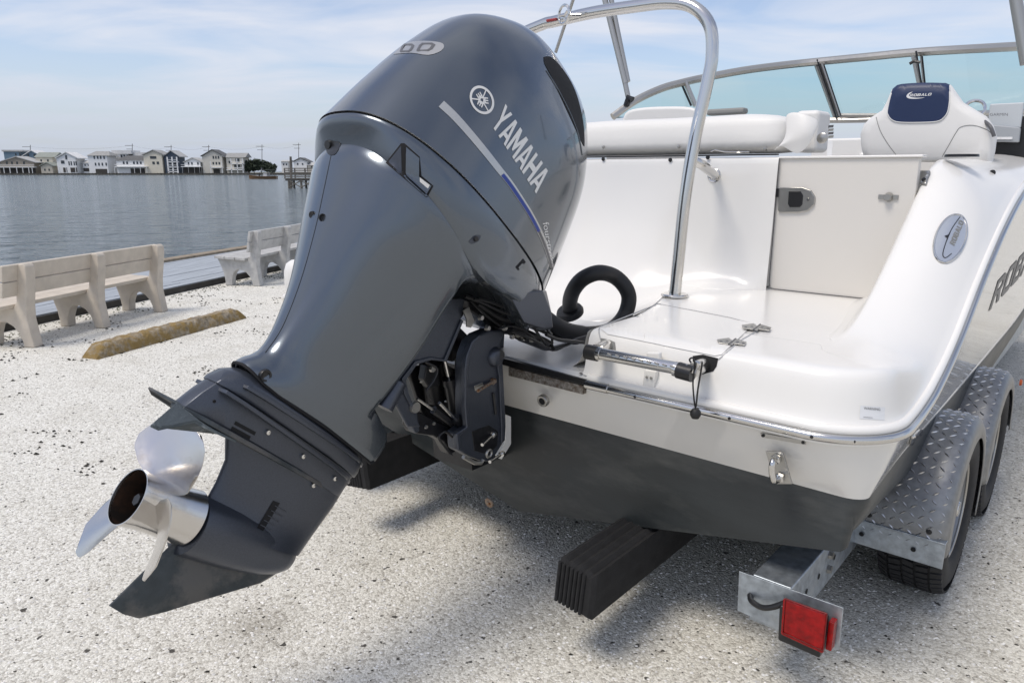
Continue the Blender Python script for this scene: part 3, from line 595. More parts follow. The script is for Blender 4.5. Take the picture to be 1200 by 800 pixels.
# work boat on the bay
YB = 205.0
def B3(px, py): return onplane(px, py, Vector((0, 1, 0)), YB)
bt = thing('work_boat', (B3(308, 209).x, YB, -.75), 'low brown open boat with two people and a canopy frame on the bay', 'boat')
xa, xb = B3(292, 209).x, B3(324.5, 209).x; zb_, zt_ = -.78, B3(300, 206.6).z
BRW = material('brown_boat_hull', (.17, .10, .05), .5)
mk('hull', loft([[(xa + (xb - xa) * f_, YB - w_, zt_ + e), (xa + (xb - xa) * f_, YB - w_ * .7, zb_), (xa + (xb - xa) * f_, YB + w_ * .7, zb_), (xa + (xb - xa) * f_, YB + w_, zt_ + e)] for f_, w_, e in ((0, .1, .35), (.12, .7, .25), (.4, 1.2, 0), (.8, 1.2, 0), (1, 1.0, 0.05))]), BRW, bt)
CN = material('grey_canvas', (.15, .15, .14), .8)
mk('canopy', box((B3(314, 199).x, YB, B3(314, 199.3).z), (3.4, 1.8, .10)), CN, bt, flat=True)
mk('canopy_frame', [tube([(B3(x, 207).x, YB + s_, zt_), (B3(x, 199.3).x, YB + s_, B3(314, 199.3).z)], .05, 6) for x in (308, 320) for s_ in (-.8, .8)], CN, bt)
mk('console', box((B3(311, 206).x, YB, zt_ + .35), (.9, .7, .8)), TRIM, bt, flat=True)
for px_, lb, cc in ((304, 'person in dark clothes standing forward in the brown boat', (.03, .03, .035)), (315.5, 'person in pale shirt standing aft under the canopy of the brown boat', (.35, .35, .36))):
    x_ = B3(px_, 205).x; pm_ = material('clothes_%d' % int(px_), cc, .8)
    sk = bpy.data.meshes.new('person'); J = [(0, 0, .85), (0, 0, 1.15), (0, 0, 1.42), (0, 0, 1.55), (0, 0, 1.72), (.1, 0, .45), (.12, .05, .0), (-.1, 0, .45), (-.12, -.05, 0), (.2, 0, 1.38), (.26, .1, 1.1), (.2, .25, 1.0), (-.2, 0, 1.38), (-.27, .05, 1.1), (-.2, .2, .95)]
    E_ = [(0, 1), (1, 2), (2, 3), (3, 4), (0, 5), (5, 6), (0, 7), (7, 8), (2, 9), (9, 10), (10, 11), (2, 12), (12, 13), (13, 14)]; rr = [.15, .14, .15, .06, .11, .08, .05, .08, .05, .06, .045, .035, .06, .045, .035]
    sk.from_pydata([(x_ + a * 1, YB + b_, zb_ + .15 + c) for a, b_, c in J], E_, []); sk.materials.append(pm_)
    po = bpy.data.objects.new('person', sk); COL.objects.link(po); po['label'] = lb; po['category'] = 'person'; po['group'] = 'people in the brown boat'
    m_ = po.modifiers.new('skin', 'SKIN')
    for i_, r_ in enumerate(rr): sk.skin_vertices[0].data[i_].radius = (r_, r_)
    sk.skin_vertices[0].data[0].use_root = True
    po.modifiers.new('s', 'SUBSURF').levels = 1

# ================================================================== OUTBOARD MOTOR
mo = S * U0 + F * 1.83
motor = thing('outboard_motor', (mo.x, mo.y, .55), 'large blue-grey outboard motor tilted up on the stern of the white motorboat', 'outboard motor', rot=-TH)
def interp(tab, x):
    if x <= tab[0][0]: return tab[0][1]
    for (a, va_), (b_, vb_) in zip(tab[:-1], tab[1:]):
        if x <= b_: return va_ + (vb_ - va_) * (x - a) / (b_ - a)
    return tab[-1][1]
def sint(tab, x):                            # smooth interpolation through a table
    n_ = len(tab)
    for i in range(n_ - 1):
        if x <= tab[i + 1][0] or i == n_ - 2:
            g = lambda j: tab[max(0, min(n_ - 1, j))]
            t_ = max(0, min(1, (x - tab[i][0]) / (tab[i + 1][0] - tab[i][0])))
            h = tab[i + 1][0] - tab[i][0]
            m0 = (g(i + 1)[1] - g(i - 1)[1]) / max(1e-6, g(i + 1)[0] - g(i - 1)[0]) * h; m1 = (g(i + 2)[1] - g(i)[1]) / max(1e-6, g(i + 2)[0] - g(i)[0]) * h
            return (2 * t_**3 - 3 * t_**2 + 1) * g(i)[1] + (t_**3 - 2 * t_**2 + t_) * m0 + (-2 * t_**3 + 3 * t_**2) * g(i + 1)[1] + (t_**3 - t_**2) * m1
def sgnp(c, e): return math.copysign(abs(c) ** e, c)
LV = [0, .3, .55, .75, .88, .96, 1.0]
AR = list(zip(LV, [.767, .721, .664, .595, .492, .392, .276])); AF = list(zip(LV, [-.154, -.157, -.145, -.109, -.048, .039, .133])); WW = list(zip(LV, [.281, .256, .232, .185, .146, .093, .018]))
NR = 112
def seam_t(a): return .1 + .058 * (a - .25) - .0035 * (.8 - a) ** 2
def cring(lv, grow=0.0, dt=0.0, tt=None, back=0.0):
    ar, af, w_ = sint(AR, lv) + grow - back, sint(AF, lv) - grow, sint(WW, lv) + grow; out = []
    for j in range(NR):
        th = 2 * math.pi * j / NR; a = (ar + af) / 2 + (ar - af) / 2 * sgnp(math.cos(th), .8); w2 = w_ * sgnp(math.sin(th), .8)
        t_ = (.1 + .731 * lv) if tt is None else tt(a)
        if tt is None and lv < .3: t_ += (seam_t(a) - .1) * (1 - lv / .3)
        out.append((a, t_ + dt, w2))
    return out
lvs = [0, .006] + [.03 + .97 * (1 - (1 - i / 34) ** 1.7) for i in range(1, 35)]
rings = [cring(0, -.02, .004), cring(0, -.006, .002)] + [cring(x) for x in lvs]
top = [( .2 + (p[0] - .2) * .5, p[1] + .0025, p[2] * .5) for p in rings[-1]]
cowl = mk('top_cowl', loft(rings + [top]), PAINT, motor, MM, label='smooth blue-grey top cowl with white lettering', ang=R(60))
LOW = [(-.2, -.050), (.0, -.056), (.12, -.045), (.2, -.062), (.298, -.075), (.382, -.053), (.466, -.027), (.566, .003), (.619, .017), (.67, .034), (.704, .056), (.72, .070)]
def low_t(a): return interp(LOW, a)
def sk(f_, grow):                            # ring between lower seam (0) and upper seam (1)
    return cring(0, grow, 0, back=.061 * (1 - f_) ** 1.25, tt=lambda a: low_t(a) * (1 - f_) + (seam_t(a) - .005) * f_)
skirt = mk('lower_cowl', loft([sk(0, -.05), sk(0, -.004), sk(.06, .001), sk(.25, .004), sk(.5, .006), sk(.75, .004), sk(.94, .0), sk(1, -.003), sk(1, -.03)]), PAINT, motor, MM, label='lower cowl band with latch recess', ang=R(60))
# midsection shroud, open at the front
ARS = [(-.62, .70), (-.57, .658), (-.531, .623), (-.481, .610), (-.385, .613), (-.295, .625), (-.178, .653), (-.05, .685), (.02, .706), (.08, .712)]
WS = [(-.65, .080), (-.60, .088), (-.5, .108), (-.4, .140), (-.3, .178), (-.2, .218), (-.1, .258), (0, .279), (.03, .279)]
AFS = [(-.66, .17), (-.60, .165), (-.56, .178), (-.527, .24), (-.50, .32), (-.47, .345), (-.4, .335), (-.3, .345), (-.2, .36), (-.14, .345), (-.10, .31), (-.075, .27), (.03, .24)]
BOT = [(.15, -.621), (.175, -.645), (.396, -.616), (.56, -.604), (.61, -.594), (.64, -.581), (.66, -.572), (.76, -.566)]
N2 = 44
def shring(f_, grow=0.0):
    out = []
    tt0 = low_t(.4) * (1 - f_) + -.6 * f_
    for j in range(-N2, N2 + 1):
        s_ = abs(j) / N2                      # 0 rear centre .. 1 front edge
        # param along: rear quarter for s<.55 then straight to the front
        tn = tt0
        for _ in range(3):
            ar = sint(ARS, tn) + grow; w_ = sint(WS, tn) + grow; am = ar - .33; af = sint(AFS, tn)
            if s_ < .6:
                th = (s_ / .6) * math.pi / 2; a = am + .33 * math.cos(th) ** .84; w2 = w_ * math.sin(th) ** .84
            else:
                q = (s_ - .6) / .4; a = am + (af - am) * q; w2 = w_ * (1 - .10 * q * q)
            tn = (low_t(a) + .002) * (1 - f_) + interp(BOT, a) * f_
        out.append((a, tn, math.copysign(w2, j) if j else 0))
    return out
fs = [0, .015] + [i / 26 for i in range(1, 26)] + [.985, 1.0]
rr = [shring(0, -.012)] + [shring(f_, -.001 if f_ in (0, 1.0) else 0) for f_ in fs] + [shring(1, -.02)]
shroud = mk('midsection_shroud', loft(rr, closed=False), PAINT, motor, MM, label='glossy flared midsection shroud', ang=R(70), solid=.004)
# inner filler so that the open front is dark, not hollow
def corering(t_):
    return [(a, t_, w_) for a, w_ in [(sint(ARS, t_) - .03, 0), (sint(ARS, t_) - .10, sint(WS, t_) * .75), (.40, sint(WS, t_) * .88), (.30, sint(WS, t_) * .7), (.25, 0), (.30, -sint(WS, t_) * .7), (.40, -sint(WS, t_) * .88), (sint(ARS, t_) - .10, -sint(WS, t_) * .75)]]
mk('dark_inner_filler', loft([corering(t_) for t_ in (-.60, -.5, -.4, -.3, -.2, -.1)]), BLACKM, motor, MM, subs=1)
pan = [(sint(AR, 0) * .0 + a, -.03, w_) for a, w_ in [(.6, 0), (.55, .2), (.3, .24), (0, .22), (-.12, .12), (-.14, 0), (-.12, -.12), (0, -.22), (.3, -.24), (.55, -.2)]]
mk('engine_pan', prism(pan, (0, .08, 0)), BLACKM, motor, MM, bevel=.01)
# lower casing
def stream(t_, a0, a1, w_, n_=28, mx=.42, k=0.0, e=1.0):
    out = []
    for j in range(n_):
        th = 2 * math.pi * j / n_; u = (1 - math.cos(th)) / 2; x = a0 + (a1 - a0) * u
        y = w_ * math.sin(th) * (1.25 - .55 * u) if e == 1.0 else w_ * sgnp(math.sin(th), e)
        out.append((x, t_ + k * (x - .5), y))
    return out
lower = mk('lower_casing', [loft([stream(-.600, .19, .655, .070, k=.09, e=.6), stream(-.612, .175, .672, .080, k=.09, e=.6), stream(-.622, .17, .686, .089, k=.09, e=.6), stream(-.655, .165, .708, .090, k=.10, e=.6), stream(-.668, .165, .712, .082, k=.11, e=.6)]),
      loft([stream(-.66, .17, .705, .072, k=.11, e=.6), stream(-.70, .175, .728, .070, k=.10, e=.6), stream(-.738, .18, .748, .068, k=.07, e=.6), stream(-.748, .18, .748, .06, k=.07, e=.6)])], PAINT2, motor, MM, ang=R(50), bevel=.003, label='dark blue lower casing with stacked ledges')
# slim ledges that run forward to pointed tips
def ledge(t0, k, a0, a1, w_, th):
    pl = [(a0, 0), (a0 + .03, w_ * .30), (a0 + .09, w_ * .75), (a0 + .16, w_), (a1 - .05, w_), (a1, w_ * .8), (a1, -w_ * .8), (a1 - .05, -w_), (a0 + .16, -w_), (a0 + .09, -w_ * .75), (a0 + .03, -w_ * .30)]
    return prism([(a, t0 + k * (a - .5), w2) for a, w2 in pl], (0, th, 0))
mk('splash_plate', ledge(-.640, .075, .135, .655, .100, .010), PAINT2, motor, MM, bevel=.002)
mk('upper_ledge', ledge(-.684, .12, .150, .695, .094, .010), PAINT2, motor, MM, bevel=.002)
# anti-ventilation plate
av = [(.30, .060), (.40, .072), (.55, .078), (.62, .074), (.70, .066), (.745, .03), (.745, -.03), (.70, -.066), (.62, -.074), (.55, -.078), (.40, -.072), (.30, -.060), (.24, -.03), (.24, .03)]
mk('anti_ventilation_plate', prism([(a, -.752 + .06 * (a - .5) - .02 * max(0, a - .70) * (1 if abs(w_) > .05 else 0), w_) for a, w_ in av], (0, .012, 0)), SKEGM, motor, MM, bevel=.003)
mk('rear_fin', prism([(.749, -.728, 0), (.834, -.796, .11), (.807, -.797, .10), (.731, -.752, .08), (.684, -.752, .07), (.600, -.752, .068), (.60, -.748, .0)], (0, .007, 0)), ANODE, motor, MM, bevel=.002, label='starboard rear fin with chalky grey underside')
mk('rear_fin', prism([(.749, -.728, 0), (.774, -.723, -.11), (.762, -.731, -.10), (.70, -.745, -.07), (.60, -.748, 0)], (0, .007, 0)), SKEGM, motor, MM, bevel=.002, label='port rear fin')
# strut and gearcase
strut = [(-.735, .165, .60, .050), (-.80, .172, .560, .044), (-.86, .185, .552, .040), (-.90, .195, .552, .042), (-.93, .205, .56, .055), (-.955, .215, .57, .068)]
sr = [stream(t_, a0, a1, w_, 40) for t_, a0, a1, w_ in strut]
mk('gearcase', [loft(sr), lathe([(.0, .0), (.022, .006), (.040, .022), (.054, .05), (.066, .10), (.073, .17), (.076, .24), (.076, .33), (.074, .345), (.05, .35)], (.218, -.972, 0), (1, 0, 0), 40)], PAINT2, motor, MM, label='dark blue strut and bullet shaped gearcase', ang=R(60))
skg = [(.578, -1.035), (.612, -1.12), (.640, -1.192), (.600, -1.203), (.557, -1.205), (.50, -1.178), (.444, -1.146), (.36, -1.100), (.278, -1.055), (.235, -1.01), (.30, -.99), (.56, -.99)]
def skring(w_, inset):
    c = (sum(p[0] for p in skg) / len(skg), sum(p[1] for p in skg) / len(skg)); return [(c[0] + (p[0] - c[0]) * (1 - inset), c[1] + (p[1] - c[1]) * (1 - inset), w_) for p in skg]
mk('skeg', loft([skring(-.009, .10), skring(-.003, .0), skring(.003, .0), skring(.009, .10)]), SKEGM, motor, MM, ang=R(50), label='worn grey-green skeg with scuffed tip')
# water intakes
gsurf = Surface([o for o in motor.children if o.name.startswith(('gearcase', 'lower_casing'))])
def on(pts, off=.001): return gsurf.poly(pts, off, step=4)
mk('rear_pad', on([(257.5, 428.5), (264, 433), (286, 430), (282, 422)], .0015), BLACKP, motor, flat=True)
mk('water_intake', on([(320, 586), (328, 589), (308, 622), (301, 618)], .0012), DARK, motor, flat=True)
for k in range(5):
    x, y = 325 - k * 4.3, 594 + k * 5.6
    mk('intake_rib', tube(gsurf.line([(x - 3, y - 2), (x + 10, y + 5)], .001), .0014, 6), PAINT2, motor)
for k, (x, y) in enumerate([(276, 493), (272, 499), (270, 505)]):
    mk('vent_slot', on([(x, y), (x + 24 - k * 2, y + 13 - k), (x + 22 - k * 2, y + 17 - k), (x - 2, y + 4)]), DARK, motor, flat=True)
    mk('vent_glint', on([(x + 2, y + 2.2), (x + 12, y + 7.5), (x + 11, y + 9), (x + 1, y + 4)], .002), WHITEP, motor, flat=True) if False else None
for x, y in ((313, 506), (354, 534), (391, 560), (366, 568)):
    q = gsurf.hit(x, y)
    if q is not None:
        d = S; mk('casing_bolt', lathe([(.0, .009), (.006, .008), (.0075, .003), (.0075, -.004)], q, d, 10), STEEL, motor)
mk('pivot_bolt', lathe([(.0, .002), (.004, .002), (.004, -.002)], gsurf.hit(251, 470), S, 10), DARK, motor)
# propeller -----------------------------------------------------------
prop = mk('propeller_hub', [lathe([(.0605, -.03), (.0625, -.008), (.0640, .0), (.0665, .0), (.0665, -.006), (.064, -.03), (.063, -.08), (.066, -.13), (.070, -.165), (.0, -.165)], (.737, -.957, 0), (1, 0, 0), 48, caps=False)], PROPM, motor, MM, label='bright stainless propeller hub')
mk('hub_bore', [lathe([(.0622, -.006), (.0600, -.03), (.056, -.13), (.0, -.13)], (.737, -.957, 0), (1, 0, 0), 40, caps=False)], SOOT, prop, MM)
mk('hub_nut', [lathe([(.0, -.022), (.014, -.022), (.017, -.03), (.017, -.06), (.032, -.062), (.034, -.09)], (.737, -.957, 0), (1, 0, 0), 6)], BLACKM, prop, MM)
for a_ in (0, 90, 180, 270):
    c, s_ = math.cos(R(a_ + 20)), math.sin(R(a_ + 20)); mk('hub_spoke', tube([(.665, -.955 + .012 * c, .012 * s_), (.66, -.955 + .055 * c, .055 * s_)], .005, 6), BLACKM, prop, MM)
def blade(ph):
    V, Fc = [], []; NRd, NC = 14, 16
    for side in (0, 1):
        for i in range(NRd + 1):
            r_ = i / NRd; rad = .062 + (.203 - .062) * (1 - (1 - r_) ** 1.0)
            le = interp([(0, -.60), (.3, -.74), (.6, -.76), (.8, -.66), (.93, -.44), (1, -.05)], r_); te = interp([(0, .62), (.3, .62), (.6, .56), (.8, .46), (.93, .30), (1, .02)], r_)
            for j in range(NC + 1):
                s_ = j / NC; ang = (le + (te - le) * s_)
                pitch = -.060; ax = pitch * ang + .035 * r_
                thk = .0032 * (1 - r_ * .6) * math.sin(math.pi * min(1, max(0, s_))) ** .5 + .0006
                aa = ph + ang * (1 if True else -1)
                nx = thk if side else -thk
                V.append((.664 + ax + nx, -.957 + rad * math.cos(aa), rad * math.sin(aa)))
    n1_ = (NRd + 1) * (NC + 1)
    idx = lambda i, j, sd: sd * n1_ + i * (NC + 1) + j
    for sd in (0, 1):
        for i in range(NRd):
            for j in range(NC): Fc.append((idx(i, j, sd), idx(i + 1, j, sd), idx(i + 1, j + 1, sd), idx(i, j + 1, sd)))
    for i in range(NRd):
        for j in (0, NC): Fc.append((idx(i, j, 0), idx(i + 1, j, 0), idx(i + 1, j, 1), idx(i, j, 1)))
    for j in range(NC): Fc.append((idx(NRd, j, 0), idx(NRd, j + 1, 0), idx(NRd, j + 1, 1), idx(NRd, j, 1)))
    return V, Fc
PH0 = R(-3)
for k, lb in enumerate(('upper propeller blade', 'propeller blade nearest the skeg', 'propeller blade pointing away to the left')): mk('blade', blade(PH0 + k * 2 * math.pi / 3), PROPM, prop, MM, ang=R(60), label=lb)

# trim and markings laid on the cowl ----------------------------------
msurf = Surface([cowl, skirt, shroud])
def mline(name, pts, r_, off=0.0, mat=DARK, sm=True, label=None):
    P = msurf.line(pts, off, 3.0)
    return mk(name, tube(P, r_, 6), mat, motor, label=label) if len(P) > 1 else None
def mpoly(name, pts, mat, off=.0010, parent=None, label=None, step=4.0):
    return mk(name, msurf.poly(pts, off, step=step), mat, parent or motor, flat=False, ang=R(80), label=label)
def sm2(pts, k=5): return [(p.x, p.y) for p in smooth([(x, y, 0) for x, y in pts], k)]
mline('panel_joint', sm2([(388, 182), (379, 225), (369, 270), (352, 330), (331, 383), (311, 413)]), .0011)
msurf = Surface([cowl, skirt, shroud, lower])
sg_ = shring(1, .0015)
mk('shroud_gap', tube([(a, t_ - .004, w_) for a, t_, w_ in sg_], .0042, 6), DARK, motor, MM, label='black gap below the midsection shroud')
# latch recess on the lower cowl
mpoly('latch_recess', [(452, 191), (470, 168), (474, 168), (492, 184), (494, 206), (508, 218), (501, 231), (499, 231)], DARK, .0008)
hp = msurf.poly([(476, 173), (491, 186), (491, 207), (505, 218), (499, 228), (476, 207)], .006, step=4)
mk('latch_handle', hp, PAINT, motor, ang=R(80))
mpoly('latch_recess_face', [(455, 190), (470, 171), (471, 205)], PAINT2, .0014)
mpoly('latch_lip', [(492, 208), (503, 217), (501, 221), (492, 213)], WHITEV, .0068)
q = msurf.hit(389, 172); mk('tell_tale_plug', [lathe([(.0, .008), (.012, .008), (.014, .0), (.014, -.01)], msurf.hit(386, 170), -F, 14)], BLACKP, motor)
mpoly('tell_tale_recess', sm2([(381, 167), (389, 165), (399, 168), (394, 180), (387, 182), (383, 178), (381, 167)], 3), BLACKP, .0012)
for x, y in ((366, 252), (378, 255)):
    nrm_ = (CAM - msurf.hit(x, y)).normalized(); mk('cover_screw', [lathe([(.0, .001), (.008, .0015), (.010, .003), (.011, -.002)], msurf.hit(x, y), (nrm_ + S) if x > 370 else (-F + S * .2), 14)], BLACKM, motor)
mk('shroud_bolt', lathe([(.0, .001), (.009, .001), (.010, .004), (.015, .005), (.017, .0), (.017, -.004)], msurf.hit(311, 440), S, 22), BLACKP, motor)
mk('cowl_screw', lathe([(.0, .006), (.007, .006), (.008, .0), (.008, -.004)], msurf.hit(557, 280), S, 14), BLACKM, motor)
mpoly('screw_dimple', sm2([(549, 283), (556, 276), (563, 276), (561, 282), (553, 286), (549, 283)], 3), PAINT2, .0008)
mpoly('side_slot', [(604, 313), (613, 303), (616, 307), (607, 317)], DARK, .001); mpoly('slot_tongue', [(606.5, 313.5), (611, 308.5), (613, 309.5), (608, 315)], PAINT, .003)
# air intake mouth high on the front of the cowl
mpoly('air_intake', sm2([(637, 67), (645, 67), (655, 76), (666, 91), (674, 107), (680, 127), (684, 150), (684.5, 172), (680, 160), (673, 140), (664, 121), (654, 103), (645, 88), (638, 75), (637, 67)], 3), DARK, .0012)
mline('intake_lip', sm2([(640, 83), (650, 99), (660, 117), (670, 138), (678, 160), (682, 182)]), .0022, .001, PAINT)
# wordmark
for poly_, tri in word('YAMAHA', .07):
    V = []
    for sx_, sy_ in poly_:
        q = quadmap([(575, 146, 0), (628, 227, 0), (644.5, 205, 0), (592, 122, 0)], sx_, sy_)
        V.append(msurf.hit(q.x, q.y, .0012))
    if all(v is not None for v in V): mk('maker_letter', (V, tri), WHITEV, motor, flat=True)
ring_ = []; cxm, cym = 564.5, 117.5
def em(r_, a_): return (cxm + 14.6 * r_ * math.cos(a_) * .98 + 2.2 * r_ * math.sin(a_) * .6, cym + 16.6 * r_ * math.sin(a_) + 2.4 * r_ * math.cos(a_))
NE = 40; V = []; Fc = []
for i in range(NE):
    for r_ in (1.0, .82): V.append(msurf.hit(*em(r_, 2 * math.pi * i / NE), .0012))
Fc = [(2 * i, 2 * ((i + 1) % NE), 2 * ((i + 1) % NE) + 1, 2 * i + 1) for i in range(NE)]
def emq(r0, r1, a_, hw):
    o_ = []
    for r_, s_ in ((r0, -1), (r0, 1), (r1, 1), (r1, -1)):
        x = r_ * math.cos(a_) - s_ * hw * math.sin(a_); y = r_ * math.sin(a_) + s_ * hw * math.cos(a_); rr_, aa_ = math.hypot(x, y), math.atan2(y, x); o_.append(msurf.hit(*em(rr_, aa_), .0012))
    return o_
for k in range(3):
    a_ = R(-62 + 120 * k)
    for q in (emq(.12, .86, a_, .045), emq(-.52, -.10, a_, .045)): b0_ = len(V); V += q; Fc.append((b0_, b0_ + 1, b0_ + 2, b0_ + 3))
    for sd in (-1, 1):
        x0_, y0_ = .0, 0.0
        q = []
        for r_, s_ in ((-.52, .13), (-.52, .22), (.36, .22), (.36, .13)):
            s_ *= sd; x = r_ * math.cos(a_) - s_ * math.sin(a_); y = r_ * math.sin(a_) + s_ * math.cos(a_); q.append(msurf.hit(*em(math.hypot(x, y), math.atan2(y, x)), .0012))
        b0_ = len(V); V += q; Fc.append((b0_, b0_ + 1, b0_ + 2, b0_ + 3))
mk('tuning_fork_emblem', (V, Fc), WHITEV, motor, flat=True)
# sweeping stripe
STR = [(517, 122, 5.5), (532, 136, 5.3), (550, 156, 5.0), (570, 180, 4.7), (585, 199, 4.4), (597, 214, 4.2), (610, 233, 4.0), (622, 252, 3.8), (632, 271, 3.6), (640, 290, 3.4), (645.5, 308, 3.0), (648, 322, 2.4)]
def strip(f0, f1, lo, hi, off):
    P = smooth([(x, y, w_) for x, y, w_ in STR], 6); a, b_ = int(f0 * (len(P) - 1)), int(f1 * (len(P) - 1)); V = []; Fc = []
    for i in range(a, b_ + 1):
        p = P[i]; d = (P[min(i + 1, len(P) - 1)] - P[max(i - 1, 0)]); d = Vector((d.x, d.y, 0)).normalized(); nn = Vector((-d.y, d.x, 0))
        for f_ in (lo, hi):
            q = p + nn * p.z * f_ * .84; V.append(msurf.hit(q.x, q.y, off))
    ok = [v is not None for v in V]; k = (len(V) // 2)
    for i in range(k - 1):
        if all(ok[2 * i:2 * i + 4]): Fc.append((2 * i, 2 * i + 1, 2 * i + 3, 2 * i + 2))
    return [v if v is not None else Vector((0, 0, 0)) for v in V], Fc
mk('silver_stripe', strip(0, .95, -1, 1, .0010), material('silver_stripe_vinyl', (.50, .50, .485), .25, .5), motor, flat=True)
mk('blue_stripe', strip(.40, .74, -.35, .85, .0016), BLUEV, motor, flat=True)
mk('black_pinstripe', strip(.72, 1, -.2, .7, .0016), GREYP, motor, flat=True)
tv, tf = textgeo('fourstroke', .3)
V = [msurf.hit(*[c for c in quadmap([(635.5, 262, 0), (645.5, 312, 0), (649.3, 311, 0), (642.5, 258, 0)], s_, t_)][:2], .0012) for s_, t_ in tv]
if all(v is not None for v in V): mk('four_stroke_lettering', (V, tf), WHITEV, motor, flat=True)
# power badge near the top rear
mpoly('badge_plate', sm2([(461, 64), (474, 52), (492, 48.5), (512, 49.5), (520, 53), (517, 60), (502, 65), (482, 62.5), (462, 64)], 3), BADGE, .0010, label='silver power badge reading 00')
for ox, oy, sc_ in ((468.5, 61, .9), (488, 60, 1.15)):
    V = []; Fc = []
    pts_o = [(0, 0), (3, -6.5), (6, -9), (16, -9.2), (19.5, -7), (16.5, -2), (12, .6), (1.5, .8)]; pts_i = [(3.2, -1), (5.4, -5.5), (7, -7.2), (14, -7.4), (15.6, -6.4), (13.4, -2.8), (11, -1.2), (4, -.9)]
    for (a, b_), (c, d) in zip(pts_o, pts_i): V += [msurf.hit(ox + a * sc_, oy + b_, .0018), msurf.hit(ox + c * sc_, oy + d, .0018)]
    m_ = len(pts_o); Fc = [(2 * i, 2 * ((i + 1) % m_), 2 * ((i + 1) % m_) + 1, 2 * i + 1) for i in range(m_)]
    if all(v is not None for v in V): mk('badge_digit', (V, Fc), GREYP, motor, flat=True)

# swivel bracket and clamp brackets (below the cowl) --------------------
def plate(name, pts, w_, th, mat, bevel=.003, label=None):
    return mk(name, prism([mw(x, y, w_) for x, y in pts], (0, 0, -th)), mat, motor, MM, bevel=bevel, label=label)
plate('swivel_bracket', [(545, 350), (541, 372), (521, 421), (505, 419), (487, 424), (473, 444), (476, 460), (484, 480), (493, 500), (478, 500), (462, 470), (448, 440), (470, 395), (505, 350)], .105, .012, PAINT2, label='dark blue swivel bracket arm')
plate('swivel_bracket_far', [(545, 350), (541, 372), (521, 421), (505, 419), (487, 424), (473, 444), (476, 460), (484, 480), (493, 500), (478, 500), (462, 470), (448, 440), (470, 395), (505, 350)], -.105, .012, BLACKM)
plate('swivel_flange', [(521, 421), (541, 374), (543.5, 376), (523.5, 424), (506, 422), (489, 427), (476, 446), (479, 460), (487, 480), (484, 481), (474, 461), (471, 444), (487, 423), (505, 418.5)], .112, .03, PAINT2, .002)
mk('shock_boss', [lathe([(.0, .045), (.020, .045), (.025, .04), (.025, -.045), (.0, -.045)], mw(459, 462, .10), Vector(mw(470, 440, .10)) - Vector(mw(447, 484, .10)), 24)], PAINT2, motor, MM)
mk('swivel_rib', tube([mw(478, 413, .108), mw(490, 397, .110), mw(493, 396, .108)], .004, 8), PAINT2, motor, MM)
mk('pivot_washer', lathe([(.0, .006), (.016, .006), (.018, .0), (.018, -.006)], mw(486.5, 477, .112), (0, 0, 1), 20), ALU, motor, MM)
mk('link_plate', prism([mw(x, y, .12) for x, y in [(543, 364), (550, 360), (552, 366), (556, 376), (552, 384), (547, 383), (547, 374)]], (0, 0, -.004)), ALU, motor, MM)
UB = -1.52
def bplate(name, pts, u, th, mat, bevel=.004, parent=None, label=None):
    return mk(name, prism([bu(x, y, u) for x, y in pts], (-th, 0, 0)), mat, parent or motor, BM, bevel=bevel, label=label)
cb = bplate('clamp_bracket', [(545, 475), (545, 434), (547, 417), (553, 401), (562, 392), (574, 387), (592, 386), (590, 394), (587, 402), (586, 410), (589, 420), (591, 456), (593, 500), (592, 516), (584, 529), (577, 541), (566, 541), (552, 536), (537, 528), (535, 508), (547, 500)], UB, .05, PAINT2, .008, label='dark blue starboard clamp bracket')
bplate('bracket_rib', [(545, 475), (545, 434), (547, 417), (553, 401), (562, 392), (565, 394), (556, 404), (551, 418), (549, 436), (549, 476), (550, 501), (540, 510), (541, 527), (537, 528), (535, 508), (547, 500)], UB + .012, .02, PAINT2, .004, cb)
bplate('bracket_edge', [(586, 410), (589, 420), (591, 456), (593, 500), (592, 516), (588, 520), (588, 500), (585, 440), (582, 420)], UB + .01, .02, PAINT2, .003, cb)
mk('tilt_tube_boss', lathe([(.0, .02), (.02, .02), (.028, .015), (.034, .0), (.034, -.05)], bu(580, 418, UB), (1, 0, 0), 24), PAINT2, cb, BM)
bplate('clamp_bracket_far', [(545, 475), (545, 434), (547, 417), (553, 401), (562, 392), (592, 386), (590, 420), (593, 516), (577, 541), (552, 536), (537, 528), (535, 508)], UB - .20, .04, PAINT2)
for x, y, x2, y2, m_ in ((579, 446, 560, 458, RUST), (579, 508, 565, 521, STEEL), (589, 531, 574, 541, STEEL)):
    a, b_ = Vector(bu(x, y, UB + .004)), Vector(bu(x2, y2, UB + .03)); mk('mounting_bolt', [tube([a, b_], .0055, 10), lathe([(.0, .012), (.011, .012), (.011, .0)], a, (b_ - a), 6)], m_, cb, BM)
mk('bracket_washer', torus(bu(573, 531, UB + .004), (1, 0, 0), .012, .005, 20, 8), ALU, cb, BM)
mk('bracket_anode', tube([bu(543, 535, UB), bu(556, 542, UB), bu(564, 542, UB), bu(566, 538, UB)], .007, 8), ALU, cb, BM)
mk('bracket_slot', tube([bu(578, 460, UB + .004), bu(581, 485, UB + .004)], .004, 6), BLACKM, cb, BM)
mk('transom_spacer', hexa([(-1.90, 1.76, .44), (-1.70, 1.76, .44), (-1.70, 1.95, .44), (-1.90, 1.95, .44)], [(-1.90, 1.72, .84), (-1.70, 1.72, .84), (-1.70, 1.87, .84), (-1.90, 1.87, .84)]), BLACKM, motor, BM, flat=True)
bplate('white_backing_plate', [(594, 486), (599, 488), (599, 520), (588, 538), (584, 534), (592, 518)], UB - .09, .02, GEL, .001)
